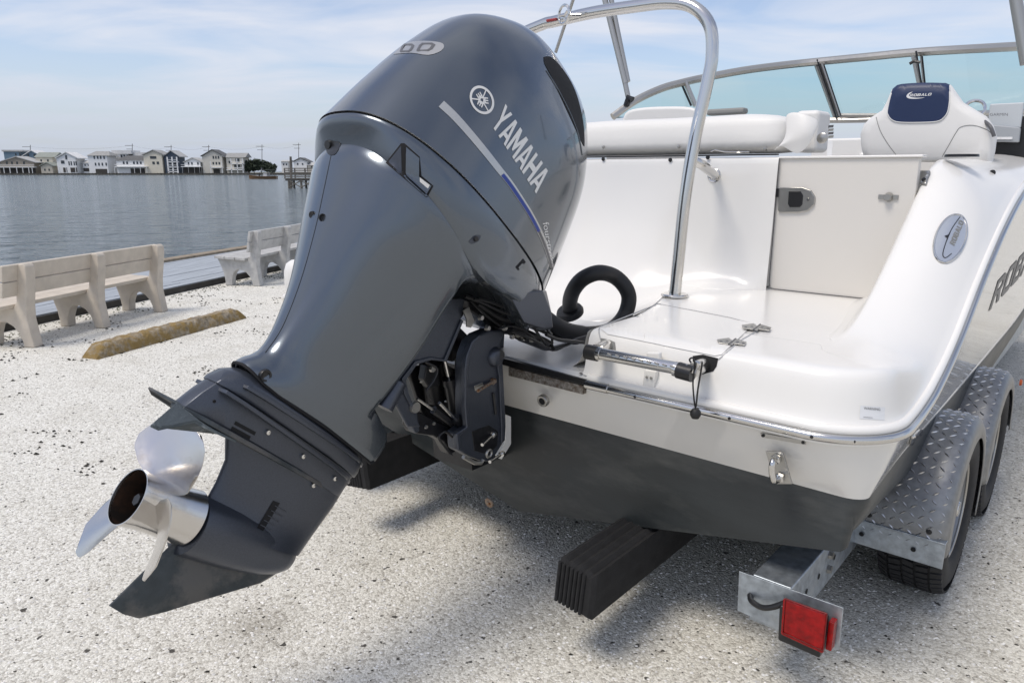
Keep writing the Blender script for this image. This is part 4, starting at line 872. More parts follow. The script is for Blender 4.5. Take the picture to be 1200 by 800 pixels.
# trim rams and tilt cylinder
um = UB - .07
def rod(name, a, b_, r_, mat, n_=14, u=um): mk(name, tube([bu(*a, u), bu(*b_, u)], r_, n_), mat, motor, BM)
rod('tilt_rod', (517, 404), (527, 447), .0065, STEEL); rod('tilt_cylinder', (527, 444), (537, 500), .021, BLACKP); rod('tilt_cylinder_cap', (526.5, 443), (528, 451), .024, BLACKM)
rod('trim_ram', (489, 467), (512, 483), .005, STEEL, u=um + .02); rod('trim_ram_body', (508, 480), (530, 495), .013, BLACKP, u=um + .02); rod('trim_ram', (515, 472), (537, 494), .006, STEEL, u=um + .04); rod('trim_ram_body', (533, 490), (546, 503), .016, BLACKP, u=um + .04)
rod('pump_motor', (505, 425), (512, 468), .040, BLACKP, 18, um - .10); rod('fluid_reservoir', (545, 420), (545, 475), .035, BLACKP, 18, um - .06)
bplate('lower_link', [(484, 480), (494, 483), (510, 492), (530, 500), (540, 508), (537, 528), (528, 533), (520, 518), (508, 511), (487, 508), (483, 500)], um, .05, BLACKM, .006)
bplate('link_edge', [(484, 480), (489, 483), (492, 505), (487, 508), (483, 500)], um + .02, .03, PAINT2, .003)
bplate('port_link', [(478, 430), (520, 424), (545, 440), (545, 500), (520, 505), (495, 485)], um - .14, .02, BLACKM, .003)
mk('steering_cross_tube', tube([bu(586, 416, UB + .02), bu(540, 400, UB - .28)], .017, 14), BLACKM, motor, BM)
mk('tilt_lock_lever', tube([bu(530, 533, UB), bu(524, 530, UB - .02), bu(526, 526, UB - .02)], .003, 6), BLACKM, motor, BM)
for (x, y, r_) in ((493, 447, .004), (508, 496, .005), (540, 476, .004), (499, 500, .006), (522, 470, .004)): mk('small_bolt', lathe([(0, .004), (r_, .004), (r_, 0)], bu(x, y, um + .03), (1, 0, 0), 8), ALU, motor, BM)
bplate('dark_filler_plate', [(522, 392), (540, 384), (548, 392), (546, 420), (530, 424), (520, 410)], um - .12, .04, BLACKM, .004)  # added dark filler, covers the white showing between swivel and clamp
# steering arm, linkage and hoses in front
def us(l, u): return [bu(x, y, u) for x, y in l]
mk('steering_arm', prism(us([(548, 352), (556, 352), (575, 364), (600, 376), (614, 384), (610, 391), (596, 384), (583, 386), (566, 372), (550, 362)], -1.56), (-.03, 0, 0)), BLACKM, motor, BM, bevel=.004)
mk('steering_ram', [tube(us([(596, 384), (612, 392), (640, 404), (645, 407)], -1.50), [.020, .024, .022, .012], 12)], BLACKM, motor, BM)
mks('grease_fitting', [lathe([(0, .01), (.008, .01), (.009, 0)], bu(x, y, -1.47), (1, 0, 0), 8) for x, y in ((612, 396), (599, 394), (645, 406))], STEEL, motor, BM)
mk('pan_lip', prism(us([(553, 346), (600, 350), (608, 360), (616, 377), (600, 373), (575, 358), (556, 352)], -1.50), (-.14, 0, 0)), WELLM, motor, BM, flat=True) if False else None
mk('cowl_apron', loft([us(l, u_) for u_, l in ((-1.38, [(598, 344), (600, 352), (614, 378), (636, 385), (648, 384), (646, 365), (636, 340)]), (-1.52, [(598, 344), (600, 352), (612, 380), (632, 388), (644, 387), (646, 365), (640, 340)]), (-1.70, [(590, 344), (592, 352), (608, 380), (628, 388), (640, 387), (640, 365), (636, 340)]))]), PAINT2, motor, BM, bevel=.004)
for pts_, r_, u_ in (([(556, 350), (590, 366), (612, 372), (630, 376), (645, 392), (647, 404)], .004, -1.46), ([(545, 347), (570, 357), (600, 372), (640, 390), (672, 402), (690, 396)], .006, -1.5), ([(600, 388), (625, 398), (648, 410), (668, 402), (690, 398)], .005, -1.44), ([(560, 356), (585, 372), (605, 378)], .007, -1.5)):
    mk('cable', tube(us(pts_, u_), r_, 8, 5), BLACKP, motor, BM)

for pts_, r_, u_ in (([(498, 424), (512, 432), (508, 446), (500, 458), (506, 470)], .004, UB - .02), ([(552, 352), (566, 366), (584, 380), (600, 388), (612, 398)], .005, UB + .0), ([(560, 350), (580, 356), (604, 366), (622, 380), (634, 396), (640, 404)], .0045, -1.46), ([(585, 385), (600, 382), (616, 388), (628, 398)], .003, -1.44), ([(530, 512), (522, 506), (514, 512), (520, 522), (526, 530)], .004, UB - .01), ([(648, 408), (662, 404), (676, 398), (690, 394)], .008, -1.42), ([(640, 392), (655, 398), (672, 400), (690, 402)], .006, -1.40)):
    mk('cable', tube(us(pts_, u_), r_, 8, 5), BLACKP, motor, BM)
mk('bright_steering_pipe', tube(us([(606, 352), (618, 366), (636, 376), (646, 390), (648, 402)], -1.47), .0032, 8, 5), STEEL, motor, BM)
for (x, y) in ((562, 372), (570, 384), (590, 384), (606, 392), (622, 398), (634, 402)): mk('fitting', lathe([(0, .012), (.007, .012), (.009, .006), (.010, 0)], bu(x, y, -1.475), (1, 0, 0), 8), ALU, motor, BM)
mk('pump_bolt', lathe([(0, .008), (.010, .008), (.012, 0)], bu(506, 432, um + .0), (1, 0, 0), 8), ALU, motor, BM)
bplate('relay_box', [(500, 428), (514, 430), (516, 452), (503, 455), (497, 445)], um - .02, .03, BLACKP, .004)
bplate('bracket_number_pad', [(556, 452), (566, 448), (567, 453), (557, 458)], UB + .002, .004, ALU, .001, cb)
bplate('bracket_recess', [(553, 505), (573, 498), (584, 505), (583, 522), (573, 533), (556, 528)], UB + .0015, .003, BLACKM, .002, cb)

# ================================================================== MOTORBOAT
bo = S * U0 + F * 4.5
boat = thing('motorboat', (bo.x, bo.y, 0), 'white motorboat with black bottom paint resting on the trailer, stern toward the viewer', 'motorboat', rot=-TH)
HB, RC = 1.27, .21
ZR = [(1.7, .835), (2.05, .835), (2.2, .842), (2.36, .87), (2.6, .955), (2.93, 1.13), (3.25, 1.275), (3.62, 1.39), (4.1, 1.47), (5, 1.53), (7, 1.62), (9, 1.75)]
ZB = [(1.7, .645), (2.05, .642), (2.4, .660), (3.0, .658), (4.2, .668), (5.1, .69), (7, .85), (9, 1.1)]      # top of the black paint
ZC = [(1.7, .545), (2.1, .535), (3, .50), (4.5, .52), (7, .70), (9, 1.0)]                         # chine
def wid(v): return HB * (1 if v < 5.2 else max(.02, 1 - ((v - 5.2) / 3.6) ** 2.2))
def planpath(hb=HB, rc=RC, vt=1.852, vend=8.7, inset=0.0):
    """half plan outline: (x, v, along) from centre of the transom to the bow"""
    out = []; xb = hb - inset; rc_ = max(.004, rc - inset); v0 = vt + inset
    for k in range(15): out.append((k / 14 * (xb - rc_), v0 - .02 * (1 - (k / 14) ** 2) * 0))
    for k in range(1, 11):
        a = math.pi / 2 * k / 10; out.append((xb - rc_ + rc_ * math.sin(a), v0 + rc_ - rc_ * math.cos(a)))
    n_ = 44; vs = v0 + rc_
    for k in range(1, n_ + 1):
        v = vs + (vend - vs) * (k / n_) ** 1.35; out.append((xb * wid(v) / HB if v > 5.2 else xb, v))
    return out
def side(sgn, rows, mat, name, subs=0, **kw):
    return mk(name, loft([[(U0 + sgn * x, v, z) for x, v, z in r_] for r_ in rows], closed=False), mat, boat, BM, ang=R(50), subs=subs, **kw)
PO = planpath()
def vrow(f_, zt, zb, dx=0.0, rake=True, rc=None):
    out = []
    for (x, v), (xi, vi) in zip(planpath(inset=-dx, rc=(RC - .09 * f_ if rc is None else rc) ), PO):
        a, b_ = zt(vi), zb(vi); z = a + (b_ - a) * f_; rk = .19 * (.835 - z) * max(0, 1 - (vi - 1.85) / .8) if rake else 0
        out.append((x, v + rk, z))
    return out
zr, zb, zc_ = (lambda v: sint(ZR, v)), (lambda v: sint(ZB, v)), (lambda v: sint(ZC, v))
hullparts = []
for sg in (1, -1):
    rows = [vrow(0, lambda v: zr(v) - .004, zb, -.006), vrow(.10, zr, zb, -.012), vrow(.3, zr, zb, -.020), vrow(.6, zr, zb, -.034), vrow(.9, zr, zb, -.052), vrow(1, zr, zb, -.058)]
    hullparts.append(side(sg, rows, GELS, 'hull_side', label='glossy white starboard topsides and transom' if sg == 1 else None))
    # chine flat (spray rail) just above the paint on the sides, and black bottom paint down to the V
    rows = [vrow(1, zr, zb, -.058), vrow(1, zr, lambda v: zb(v) - .012, -.054)]
    bot = []
    for (x, v), q in zip(PO, vrow(1, zr, zc_, -.078, rc=.10)):
        zk = .215 + (.545 - .215) * (q[0] / (HB - .078)); k_ = max(0, min(1, (v - 1.95) / .5)); zz = zk * (1 - k_) + q[2] * k_
        if v < 1.9: zz = .215 + .29 * q[0] / 1.2 
        bot.append((q[0] - .0, v + .19 * (.835 - zz) * max(0, 1 - (v - 1.85) / .8), zz))
    mid = [((a[0] + b_[0]) / 2 + (.006 if a[0] > .1 else 0), (a[1] + b_[1]) / 2, (a[2] + b_[2]) / 2) for a, b_ in zip(rows[1], bot)]
    side(sg, rows + [mid, bot], BOTTOM, 'bottom_paint', label='scuffed black bottom paint on the transom' if sg == 1 else None)
    # underside
    und = []
    for i in range(11):
        f_ = 1 - i / 10; und.append([(b_[0] * f_, max(b_[1], 1.97) if f_ < .98 else b_[1], .215 + (b_[2] - .215) * f_ + max(0, b_[1] - 5) ** 2 * .03 * (1 - f_)) for b_ in bot])
    side(sg, und, BOTTOM, 'hull_bottom')
    # shiny chine strip along the side
    P = [Vector((U0 + sg * x, v, z + .012)) for x, v, z in vrow(1, zr, zb, -.066)][27:60]
    mk('chine_strip', [tube(P, .012, 8), tube([p + Vector((sg * .002, 0, -.030)) for p in P], .007, 8)], GELS, boat, BM)
# transom bottom running step
0 and mk('transom_wedge', prism([(U0 + .40, 1.955, .31), (U0 + 1.12, 1.925, .475), (U0 + 1.12, 1.955, .50), (U0 + .40, 1.985, .335)], (0, .05, 0)), BOTTOM, boat, BM)
# rub rail: white moulding, stainless half round, white base
def railpts(dx, dz, i0=0, i1=60, sg=1):
    out = []
    for i, (x, v) in enumerate(planpath(inset=-dx)):
        if i0 <= i < i1: out.append(Vector((U0 + sg * x, v, zr(PO[i][1]) + dz)))
    return out
i_s = 5
mk('rub_rail_steel', tube(railpts(.004, -.004, i_s, 42), .0125, 12, 3), STEEL, boat, BM, label='polished stainless rub rail')
mk('rub_rail_base', tube(railpts(-.010, -.018, i_s, 50), .010, 8, 3), GEL, boat, BM)
mk('rub_rail_moulding', tube(railpts(-.010, .016, i_s, 50), .0135, 10, 3), GEL, boat, BM)
mk('rub_rail_steel', tube(railpts(.004, -.004, 0, 42, -1), .0125, 12, 3), STEEL, boat, BM)
# rail joints on the steel
rp = smooth(railpts(.004, -.004, i_s, 42), 4)
for k in (10, 26, 40, 52): mk('rail_screw', lathe([(.0, .002), (.0045, .001), (.005, -.002)], rp[k] + Vector((0, -.0125, 0)), (0, -1, 0), 8), BLACKM, boat, BM)
mk('rail_end_cap', tube([(bz(688, 449, .835)[0], 1.848, .832), (bz(712, 455, .835)[0], 1.848, .832)], .016, 14), STEEL, boat, BM)
# worn strip between the motor and the rail
mk('transom_cap_strip', hexa([bv(586, 419, 1.845), bv(690, 446, 1.845), bv(690, 452, 1.845), bv(586, 427, 1.845)], [tuple(Vector(bv(x, y, 1.845)) + Vector((0, .05, 0))) for x, y in ((586, 419), (690, 446), (690, 452), (586, 427))]), BLACKP, boat, BM, bevel=.002)
mk('corroded_strip', hexa([bv(596, 430, 1.850), bv(683, 452, 1.850), bv(683, 462, 1.850), bv(596, 440, 1.850)], [tuple(Vector(bv(x, y, 1.850)) + Vector((0, .02, 0))) for x, y in ((596, 430), (683, 452), (683, 462), (596, 440))]), STAIN, boat, BM, flat=True, label='corroded grey-brown metal strip')

# ---- deck cap: platform, rounded corner, buttress ---------------------
ZT = [(1.85, 1.0), (2.24, 1.0), (2.39, 1.035), (2.53, 1.098), (2.71, 1.203), (2.89, 1.318), (3.12, 1.482), (3.22, 1.538), (3.30, 1.553), (3.5, 1.556), (4.1, 1.565), (6, 1.68)]
insets = [0, .010, .018, .026, .034, .044, .058, .085, .15, .245]
gA = [0, .04, .22, .52, .78, .92, .975, .995, 1.0, 1.0]; gB = [0, .05, .10, .15, .21, .28, .37, .52, .80, 1.0]
P0 = planpath(vend=6.0)
def sm01(x, a, b_): x = max(0, min(1, (x - a) / (b_ - a))); return x * x * (3 - 2 * x)
rows = []
iL = 4
for k, d_ in enumerate(insets):
    r_ = []
    for i, ((x, v), (x0_, v0_)) in enumerate(zip(planpath(inset=d_ + .006, vend=6.0), P0)):
        if i < iL: continue
        if i == iL: x = .355 - .0 * d_
        elif x < .36: x = .36 + (i - iL) * .004
        zt = sint(ZT, v0_) if x0_ > HB - .1 else 1.0
        b2 = sm01(v0_, 2.02, 2.50); g = gA[k] * (1 - b2) + gB[k] * b2; z0_ = zr(v0_) + .022
        r_.append((U0 + x, v, z0_ + (zt - z0_) * g))
    rows.append(r_)
iS = next(i for i, (x, v) in enumerate(P0) if x > HB - .02 and v > 2.1) - iL
# inner wall of the buttress, then the platform sole
base_ = rows[-1]
wall_ = []
for dx, f_ in ((.012, .97), (.03, .85), (.055, .55), (.075, .28), (.10, .10), (.15, .0), (.20, -1)):
    r_ = []
    for i, p in enumerate(base_):
        zt = p[2]; h = zt - 1.0
        if i < len(base_) and P0[i + iL][0] > HB - .1 and h > 0: r_.append((p[0] - dx * min(1, .3 + h * 2), p[1], (1.0 + h * f_) if f_ >= 0 else .992))
        else: r_.append((p[0] - dx * .2 * (1 if P0[i + iL][0] > HB - .35 else 0), p[1] + dx * (.5 if P0[i + iL][1] < 2.2 else 0), p[2] if f_ >= 0 else .992))
    wall_.append(r_)
deck = mk('stern_deck', loft(rows + wall_, closed=False), GEL, boat, BM, subs=1, label='white swim platform deck with swept-up starboard quarter')
last = wall_[-4]
iv = max(i for i, p in enumerate(last) if p[1] < 3.13)
mk('platform_sole', ([(p[0], p[1], .9965) for p in last[:iv + 1]] + [(last[iv][0], 3.16, .9965), (U0 + .02, 3.16, .9965)] + [(u - .004, v, .9965) for u, v in ((U0 + .06, 3.0), (U0 + .118, 2.9), (U0 + .218, 2.62), (U0 + .298, 2.40), (U0 + .352, 2.19))], [tuple(range(iv + 8))]), GEL, boat, BM, flat=True)
# port-side end of the platform box and the motor well
well = [(U0 - .9, 1.86), (U0 + .36, 1.86)]
edge = [(U0 + .3545, 1.90), (U0 + .353, 2.19), (U0 + .30, 2.40), (U0 + .22, 2.62), (U0 + .12, 2.9), (U0 + .06, 3.0)]
c0 = [r_[0] for r_ in rows]
mk('platform_front_end', ([(U0 + .3555, p[1], p[2]) for p in c0] + [(U0 + .3555, 2.2, 1.0), (U0 + .345, 2.2, .86), (U0 + .345, 1.853, .86)], [tuple(range(len(c0) + 3))]), GEL, boat, BM)
mk('platform_end', loft([[(u, v, 1.0) for u, v in edge], [(u - .010, v, .993) for u, v in edge], [(u - .018, v, .96) for u, v in edge], [(u - .03, v, .90) for u, v in edge], [(u - .05, v, .87) for u, v in edge], [(u - .09, v, .858) for u, v in edge]], closed=False), GEL, boat, BM, subs=1)
0 and mk('platform_corner', loft([[(U0 + .352 + q * (.37 - .352) , 1.90 - .014 * math.sin(q * 1.57), 1.0) for q in (0, .5, 1)], [(U0 + .334 + q * .05, 1.885 - .012 * math.sin(q * 1.57), .96) for q in (0, .5, 1)], [(U0 + .322 + q * .05, 1.878 - .01 * math.sin(q * 1.57), .90) for q in (0, .5, 1)], [(U0 + .30 + q * .08, 1.868, .86) for q in (0, .5, 1)]], closed=False), GEL, boat, BM, subs=1)
mk('motor_well', ([(U0 - 1.1, 1.853, .845), (U0 + .40, 1.853, .845), (U0 + .40, 1.868, .860), (U0 - 1.1, 1.868, .860), (U0 + .40, 2.66, .864), (U0 - 1.1, 2.66, .864)], [(0, 1, 2, 3), (3, 2, 4, 5)]), WELLM, boat, BM, label='greyish white motor well floor')
WLP = [(2.515, .866), (2.645, .880), (2.810, .915), (2.890, .985), (2.950, 1.09), (3.000, 1.22), (3.045, 1.38), (3.070, 1.50), (3.078, 1.545), (3.086, 1.554), (3.105, 1.556), (3.180, 1.556)]
WRP = [(2.870, .9940), (2.930, 1.001), (2.975, 1.005), (3.015, 1.018), (3.045, 1.05), (3.065, 1.12), (3.074, 1.25), (3.078, 1.42), (3.080, 1.545), (3.087, 1.554), (3.105, 1.556), (3.180, 1.556)]
us_ = [-2.95, -2.5, -2.1, -1.9, -1.8, -1.7, -1.62, -1.54, -1.46, -1.38, -1.30, -1.22, -1.177]
mk('cockpit_wall', loft([[(u, (2.515 if u < -1.40 else 2.88) + (.36 * sm01(u, -1.75, -1.40) if u < -1.40 else 0) + (.10 * sm01(u, -1.38, -1.18) if u > -1.40 else 0) + .02, .80)] + [(u, max(a[0] + (b_[0] - a[0]) * sm01(u, -1.75, -1.40), 2.87 + .19 * sm01(u, -1.38, -1.18)) if u > -1.40 else a[0] + (b_[0] - a[0]) * sm01(u, -1.75, -1.40), a[1] + (b_[1] - a[1]) * sm01(u, -1.75, -1.40)) for a, b_ in zip(WLP, WRP)] for u in us_], closed=False), GEL, boat, BM, subs=1, label='white cockpit wall sweeping down behind the motor')
mk('wall_cap', box(((-2.95 - 1.177) / 2, 3.25, 1.548), (1.77, .2, .012)), GEL, boat, BM)
# transom gate
zg = bv(915, 186, 3.095)[2]
GP = [(-1.195, 3.095, zg), (-.652, 3.095, zg), (-.652, 3.095, .985), (-1.195, 3.095, .985)]
mk('gate_jamb', tube([(-1.175, 3.084, zg), (-1.175, 3.084, 1.03), (-1.172, 3.086, 1.012)], .0022, 6), GREYP, boat, BM)
gate = mk('transom_gate', prism(GP, (0, .04, 0)), GATEM, boat, BM, bevel=.004, label='cream textured transom gate')
mk('gate_gap', tube([(-1.172, 3.092, 1.012), (-1.15, 3.092, 1.001), (-.66, 3.092, 1.001)], .0016, 6, 2), GREYP, gate, BM)
mk('gate_top_cap', box(((-1.178 - .64) / 2, 3.12, 1.553), (.54, .07, .010)), GEL, gate, BM, bevel=.004)
lp = [bv(x, y, 3.085) for x, y in [(912, 221), (915, 219.5), (940, 219.5), (950, 223), (955, 231), (954, 240), (946, 247), (935, 249), (914, 249), (911.5, 247)]]
la = mk('gate_latch', prism(lp, (0, .014, 0)), ALU, gate, BM, bevel=.003)
mk('latch_paddle', prism([bv(x, y, 3.082) for x, y in [(924, 224), (938, 224), (941, 229), (940, 240), (937, 243), (925, 243), (923, 239)]], (0, .006, 0)), BLACKP, la, BM, bevel=.003)
mk('latch_keyhole', lathe([(0, .002), (.006, .002), (.007, 0)], bv(947, 234, 3.084), (0, -1, 0), 12), STEEL, la, BM)
mk('strike', box(Vector(bv(911, 226, 3.085)), (.012, .012, .035)), BLACKM, gate, BM)
mk('gate_stud', [lathe([(0, .02), (.012, .02), (.016, .008), (.018, 0)], bv(1041.5, 231, 3.092), (0, -1, 0), 16), box(bv(1041, 231, 3.092), (.07, .006, .018))], ALU, gate, BM)
# snaps on the wall
for x, y in ((707, 186.5), (785.5, 187.5), (829.5, 184.5)): mk('snap', lathe([(0, .006), (.008, .005), (.010, 0)], bv(x, y, 3.076), (0, -1, 0), 12), BLACKM, boat, BM)
# sun pad / aft seat back in white vinyl
def pad(name, u0, u1, v0, v1, z0, z1, mat, r_=.05, jit=0.0, parent=boat, label=None, subs=1):
    n_ = 16; rings = []
    random.seed(5)
    for k in range(n_ + 1):
        u = u0 + (u1 - u0) * k / n_; e = min(1, min(k, n_ - k) / 1.2); ins = r_ * .6 * (1 - e)
        j = lambda: random.uniform(-jit, jit)
        rings.append([(u, v0 + ins, z0), (u, v0 + ins + j(), z0 + (z1 - z0) * .3), (u, v0 + .012 + ins + j(), z0 + (z1 - z0) * .72), (u, v0 + .022 + ins, z1 - .014 - ins * .6), (u, v0 + .07, z1 + .004 - ins + j()), (u, (v0 + v1) / 2, z1 + .004 - ins + j()), (u, v1 - .05, z1 - .01 - ins), (u, v1, z0 + (z1 - z0) * .5), (u, v1, z0)])
    return mk(name, loft(rings), mat, parent, BM, subs=subs, label=label)
sp_ = pad('stern_seat_back', -2.85, -1.15, 3.105, 3.49, 1.572, 1.740, VINYL, .05, .004, label='long white vinyl stern seat back')
cvx = [[bv(x, y, 3.095 + dv) for x, y, dv in q] for q in (
    [(918, 132, .03), (922, 150, .01), (919, 166, .0), (903, 181, -.005)],
    [(935, 130, .02), (936, 148, -.005), (928, 164, -.012), (911, 170, -.012)],
    [(950, 136, .02), (948, 152, -.006), (940, 166, -.004), (920, 173, .0)],
    [(962, 141, .06), (955, 156, .02), (948, 172, .02), (934, 184, .01)])]
mk('seat_cover_fold', loft(cvx, closed=False), VINYL, boat, BM, subs=2, solid=.006, label='loosely folded end of the white seat cover')
for x, y in ((707, 172.5), (795.5, 172), (897, 174.5)): mk('snap', lathe([(0, .006), (.006, .005), (.008, 0)], bv(x, y, 3.102), (0, -1, 0), 12), ALU, boat, BM)
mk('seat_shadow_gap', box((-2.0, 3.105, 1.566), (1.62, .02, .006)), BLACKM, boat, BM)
mk('boarding_clip', tube([bv(833, 178, 3.08), bv(838, 176, 3.08), bv(850, 178.5, 3.08), bv(878, 178.5, 3.08)], .003, 6), STEEL, boat, BM)
mk('seat_box', [box((-1.115, 3.27, 1.66), (.10, .16, .17))], VINYL, boat, BM, bevel=.02, seg=3)
mk('speaker', [lathe([(0, .004), (.018, .004), (.022, .001), (.022, 0)], bv(963.5, 162, 3.15), (0, -1, 0), 20)], ALU, boat, BM)
for k, y in enumerate((148, 152, 156, 160)): mk('warning_label', prism([bv(x, yy_, 3.15) for x, yy_ in ((971, y - 1), (977, y - 1.5), (976.4, y + 1.6), (970.4, y + 2))], (0, .001, 0)), GREYP if k % 2 == 0 else GREYV, boat, BM, flat=True)
mk('warning_label', prism([bv(x, yy_, 3.15) for x, yy_ in ((970, 165), (976, 165), (974.5, 183), (969, 183))], (0, .001, 0)), WHITEP, boat, BM, flat=True)
# low white helm consoles and seats farther in
pad('console_top', -2.75, -1.95, 4.2, 4.9, 1.60, 1.80, GEL, .08, label='white port console')
mk('port_seat', box((-2.35, 4.05, 1.66), (.62, .12, .22)), VINYL, boat, BM, bevel=.05, seg=4)
mk('port_headrest', box(((bv(852, 132, 3.56)[0]), 3.56, bv(855, 131, 3.56)[2]), (.20, .06, .03)), GREYV, boat, BM, bevel=.012)
mk('port_lounge_back', loft([[Vector(bv(x, y, 4.0 + dv)) for x, y in sm2([(728, 150), (733, 133), (748, 127), (780, 125), (810, 126), (822, 134), (824, 150)], 3)] for dv in (0, .12)]), VINYL, boat, BM, bevel=.03)
mk('bow_seat', [box((-1.40, 5.0, 1.585), (.5, .3, .22)), box((-1.12, 4.6, 1.58), (.03, .5, .21))], VINYL, boat, BM, bevel=.02)
mk('floor_liner', box((U0, 4.75, .985), (2.2, 3.0, .02)), GEL, boat, BM)
mk('console_body', box((-.95, 5.1, 1.3), (.8, .6, .62)), GEL, boat, BM, bevel=.02)
# captain's chair
VC = 3.95
chair = mk('helm_seat', [loft([[Vector(bv(px_, py_, VC + dv)) for px_, py_ in pr_] for dv, pr_ in (
    (.10, [(1024, 188), (1020, 150), (1040, 118), (1056, 106), (1086, 103), (1112, 106), (1130, 130), (1150, 150), (1155, 188)]),
    (.0, [(1012, 188), (1009, 160), (1014, 142), (1034, 127), (1046, 102), (1082, 97.5), (1112, 98), (1126, 116), (1152, 136), (1166, 156), (1167, 188)]) ) for _ in (0,)] if False else [[Vector(bv(*p, VC)) for p in ((0, 0),)]])] if False else [], VINYL, boat, BM) if False else None
so = [(1013, 190), (1009, 172), (1008, 158), (1012, 146), (1020, 138), (1034, 129), (1040, 117), (1045, 105), (1053, 99), (1068, 97.3), (1086, 96.8), (1104, 97), (1113, 99), (1120, 109), (1127, 119), (1140, 127), (1155, 136), (1163, 147), (1167, 160), (1165, 176), (1162, 190)]
cc_ = Vector(bv(1088, 160, VC))
def cring2(f_, dv): return [cc_ + (Vector(bv(x, y, VC)) - cc_) * f_ + Vector((0, dv, 0)) for x, y in so]
chair = mk('helm_seat', loft([cring2(.80, -.045), cring2(.93, -.035), cring2(.985, -.012), cring2(1.0, .02), cring2(.99, .06), cring2(.92, .12), cring2(.7, .15)]), VINYL, boat, BM, ang=R(60), label='white helm seat back with navy headrest panel')
hsf = Surface([chair])
mk('navy_panel', hsf.poly(sm2([(1046, 106), (1052, 100.5), (1068, 98.6), (1086, 98), (1104, 98.4), (1112, 100), (1112.5, 115), (1111.5, 128), (1107, 137), (1098, 142.5), (1075, 143.8), (1055, 143.5), (1046, 141), (1041, 135), (1041, 127), (1046, 106)], 3), .004, step=3), NAVY, chair, ang=R(80))
mk('panel_piping', tube(hsf.line(sm2([(1046, 106), (1041, 127), (1041, 135), (1046, 141), (1055, 143.5), (1075, 143.8), (1098, 142.5), (1107, 137), (1111.5, 128), (1112.5, 112), (1112, 101)], 4), .003, 3), .0022, 6), VINYL, chair)
mk('seat_seam', tube(hsf.line(sm2([(1026, 134), (1031, 152), (1040, 168), (1052, 184)], 4), .0005, 3), .0016, 5), GREYV, chair); mk('seat_seam', tube(hsf.line(sm2([(1104, 184), (1112, 170), (1120, 156), (1126, 149), (1140, 147), (1156, 152), (1165, 160)], 4), .0005, 3), .0016, 5), GREYV, chair)
for poly_, tri in word('ROBALO', .16):
    V = [hsf.hit(*[c for c in quadmap([(1066, 113.6, 0), (1091, 112.2, 0), (1092.5, 109.2, 0), (1067.5, 110.4, 0)], a, b_)][:2], .0048) for a, b_ in poly_]
    if all(v is not None for v in V): mk('seat_letter', (V, tri), WHITEP, chair, flat=True)
mk('seat_swoosh', hsf.poly(sm2([(1070, 108), (1064.5, 110), (1062.5, 113.5), (1066, 115.8), (1075, 116), (1084, 114.6), (1075, 114.9), (1067.5, 114), (1065.5, 112), (1067, 110), (1070, 108)], 3), .0046, step=2), WHITEP, chair, flat=True)
mk('seat_armrest', tube([bv(1150, 140, VC), bv(1160, 148, VC - .05), bv(1165, 160, VC - .06)], .008, 8, 4), GREYP, boat, BM)
mk('seat_pedestal', tube([(-.80, 4.0, 1.02), (-.80, 4.0, 1.5)], .05, 14), ALU, boat, BM)
# helm dash, wheel and chart plotter beyond the seat
dash = mk('dash', [prism([bv(x, y, 4.55) for x, y in ((1128, 138), (1215, 135), (1215, 185), (1128, 185))], (0, .25, 0))], BLACKP, boat, BM, bevel=.01)
plot = mk('chart_plotter', prism([bv(x, y, 4.50) for x, y in ((1157, 146), (1192, 149), (1196, 150), (1194, 167), (1155, 166))], (0, .03, 0)), material('grey_plotter_cover', (.34, .36, .38), .5), dash, BM, bevel=.006)
tv, tf = textgeo('GARMIN')
mk('plotter_lettering', ([tuple(quadmap([bv(1160, 136, 4.494), bv(1181, 136, 4.494), bv(1181, 132.6, 4.494), bv(1160, 132.8, 4.494)], a, b_)) for a, b_ in tv], tf), GREYP, plot, BM, flat=True)
mk('dash_panel', prism([bv(x, y, 4.53) for x, y in ((1160, 122), (1200, 120), (1196, 150), (1157, 149))], (0, .02, 0)), material('pale_plotter_cover', (.50, .53, .55), .45), dash, BM, bevel=.006)
mk('steering_wheel', torus(bv(1142, 128, 4.42), (.2, -1, .35), .045, .008, 28, 8), STEEL, boat, BM)
for x in (1170, 1176, 1183): mk('switch', box(bv(x, 162, 4.49), (.025, .01, .012)), WHITEP, dash, BM)
# windscreen
FRT = [(718, 137, 4.35), (745, 118, 4.5), (775, 104, 4.7), (800, 97, 4.85), (822, 92, 5.0), (870, 83, 5.2), (915, 77, 5.4), (958, 72.5, 5.5), (1015, 67, 5.5), (1073, 61.5, 5.5), (1130, 58, 5.45), (1205, 54, 5.3)]
FRB = [(722, 139, 4.35), (745, 137, 4.5), (775, 138, 4.7), (806, 140, 4.85), (830, 142, 5.0), (880, 142, 5.2), (925, 141, 5.4), (982, 141, 5.5), (1030, 140, 5.5), (1086, 138, 5.5), (1140, 134, 5.45), (1215, 130, 5.3)]
TP = [Vector(bv(*p)) for p in FRT]; BP = [Vector(bv(*p)) for p in FRB]
ws = mk('windscreen_frame', [tube(TP, .026, 8, 4)], ALU, boat, BM, label='grey aluminium windscreen frame')
mk('windscreen_sill', tube(BP[3:], .020, 8, 3), ALU, ws, BM)
for k, (i0, i1, lb) in enumerate(((0, 3, None), (3, 7, None), (7, 9, None), (9, 11, None))):
    a = TP[i0:i1 + 1]; b_ = BP[i0:i1 + 1]; mk('glass_pane', ([tuple(p) for p in a + b_], [(i, i + 1, len(a) + i + 1, len(a) + i) for i in range(len(a) - 1)]), GLASS, ws, BM, flat=True)
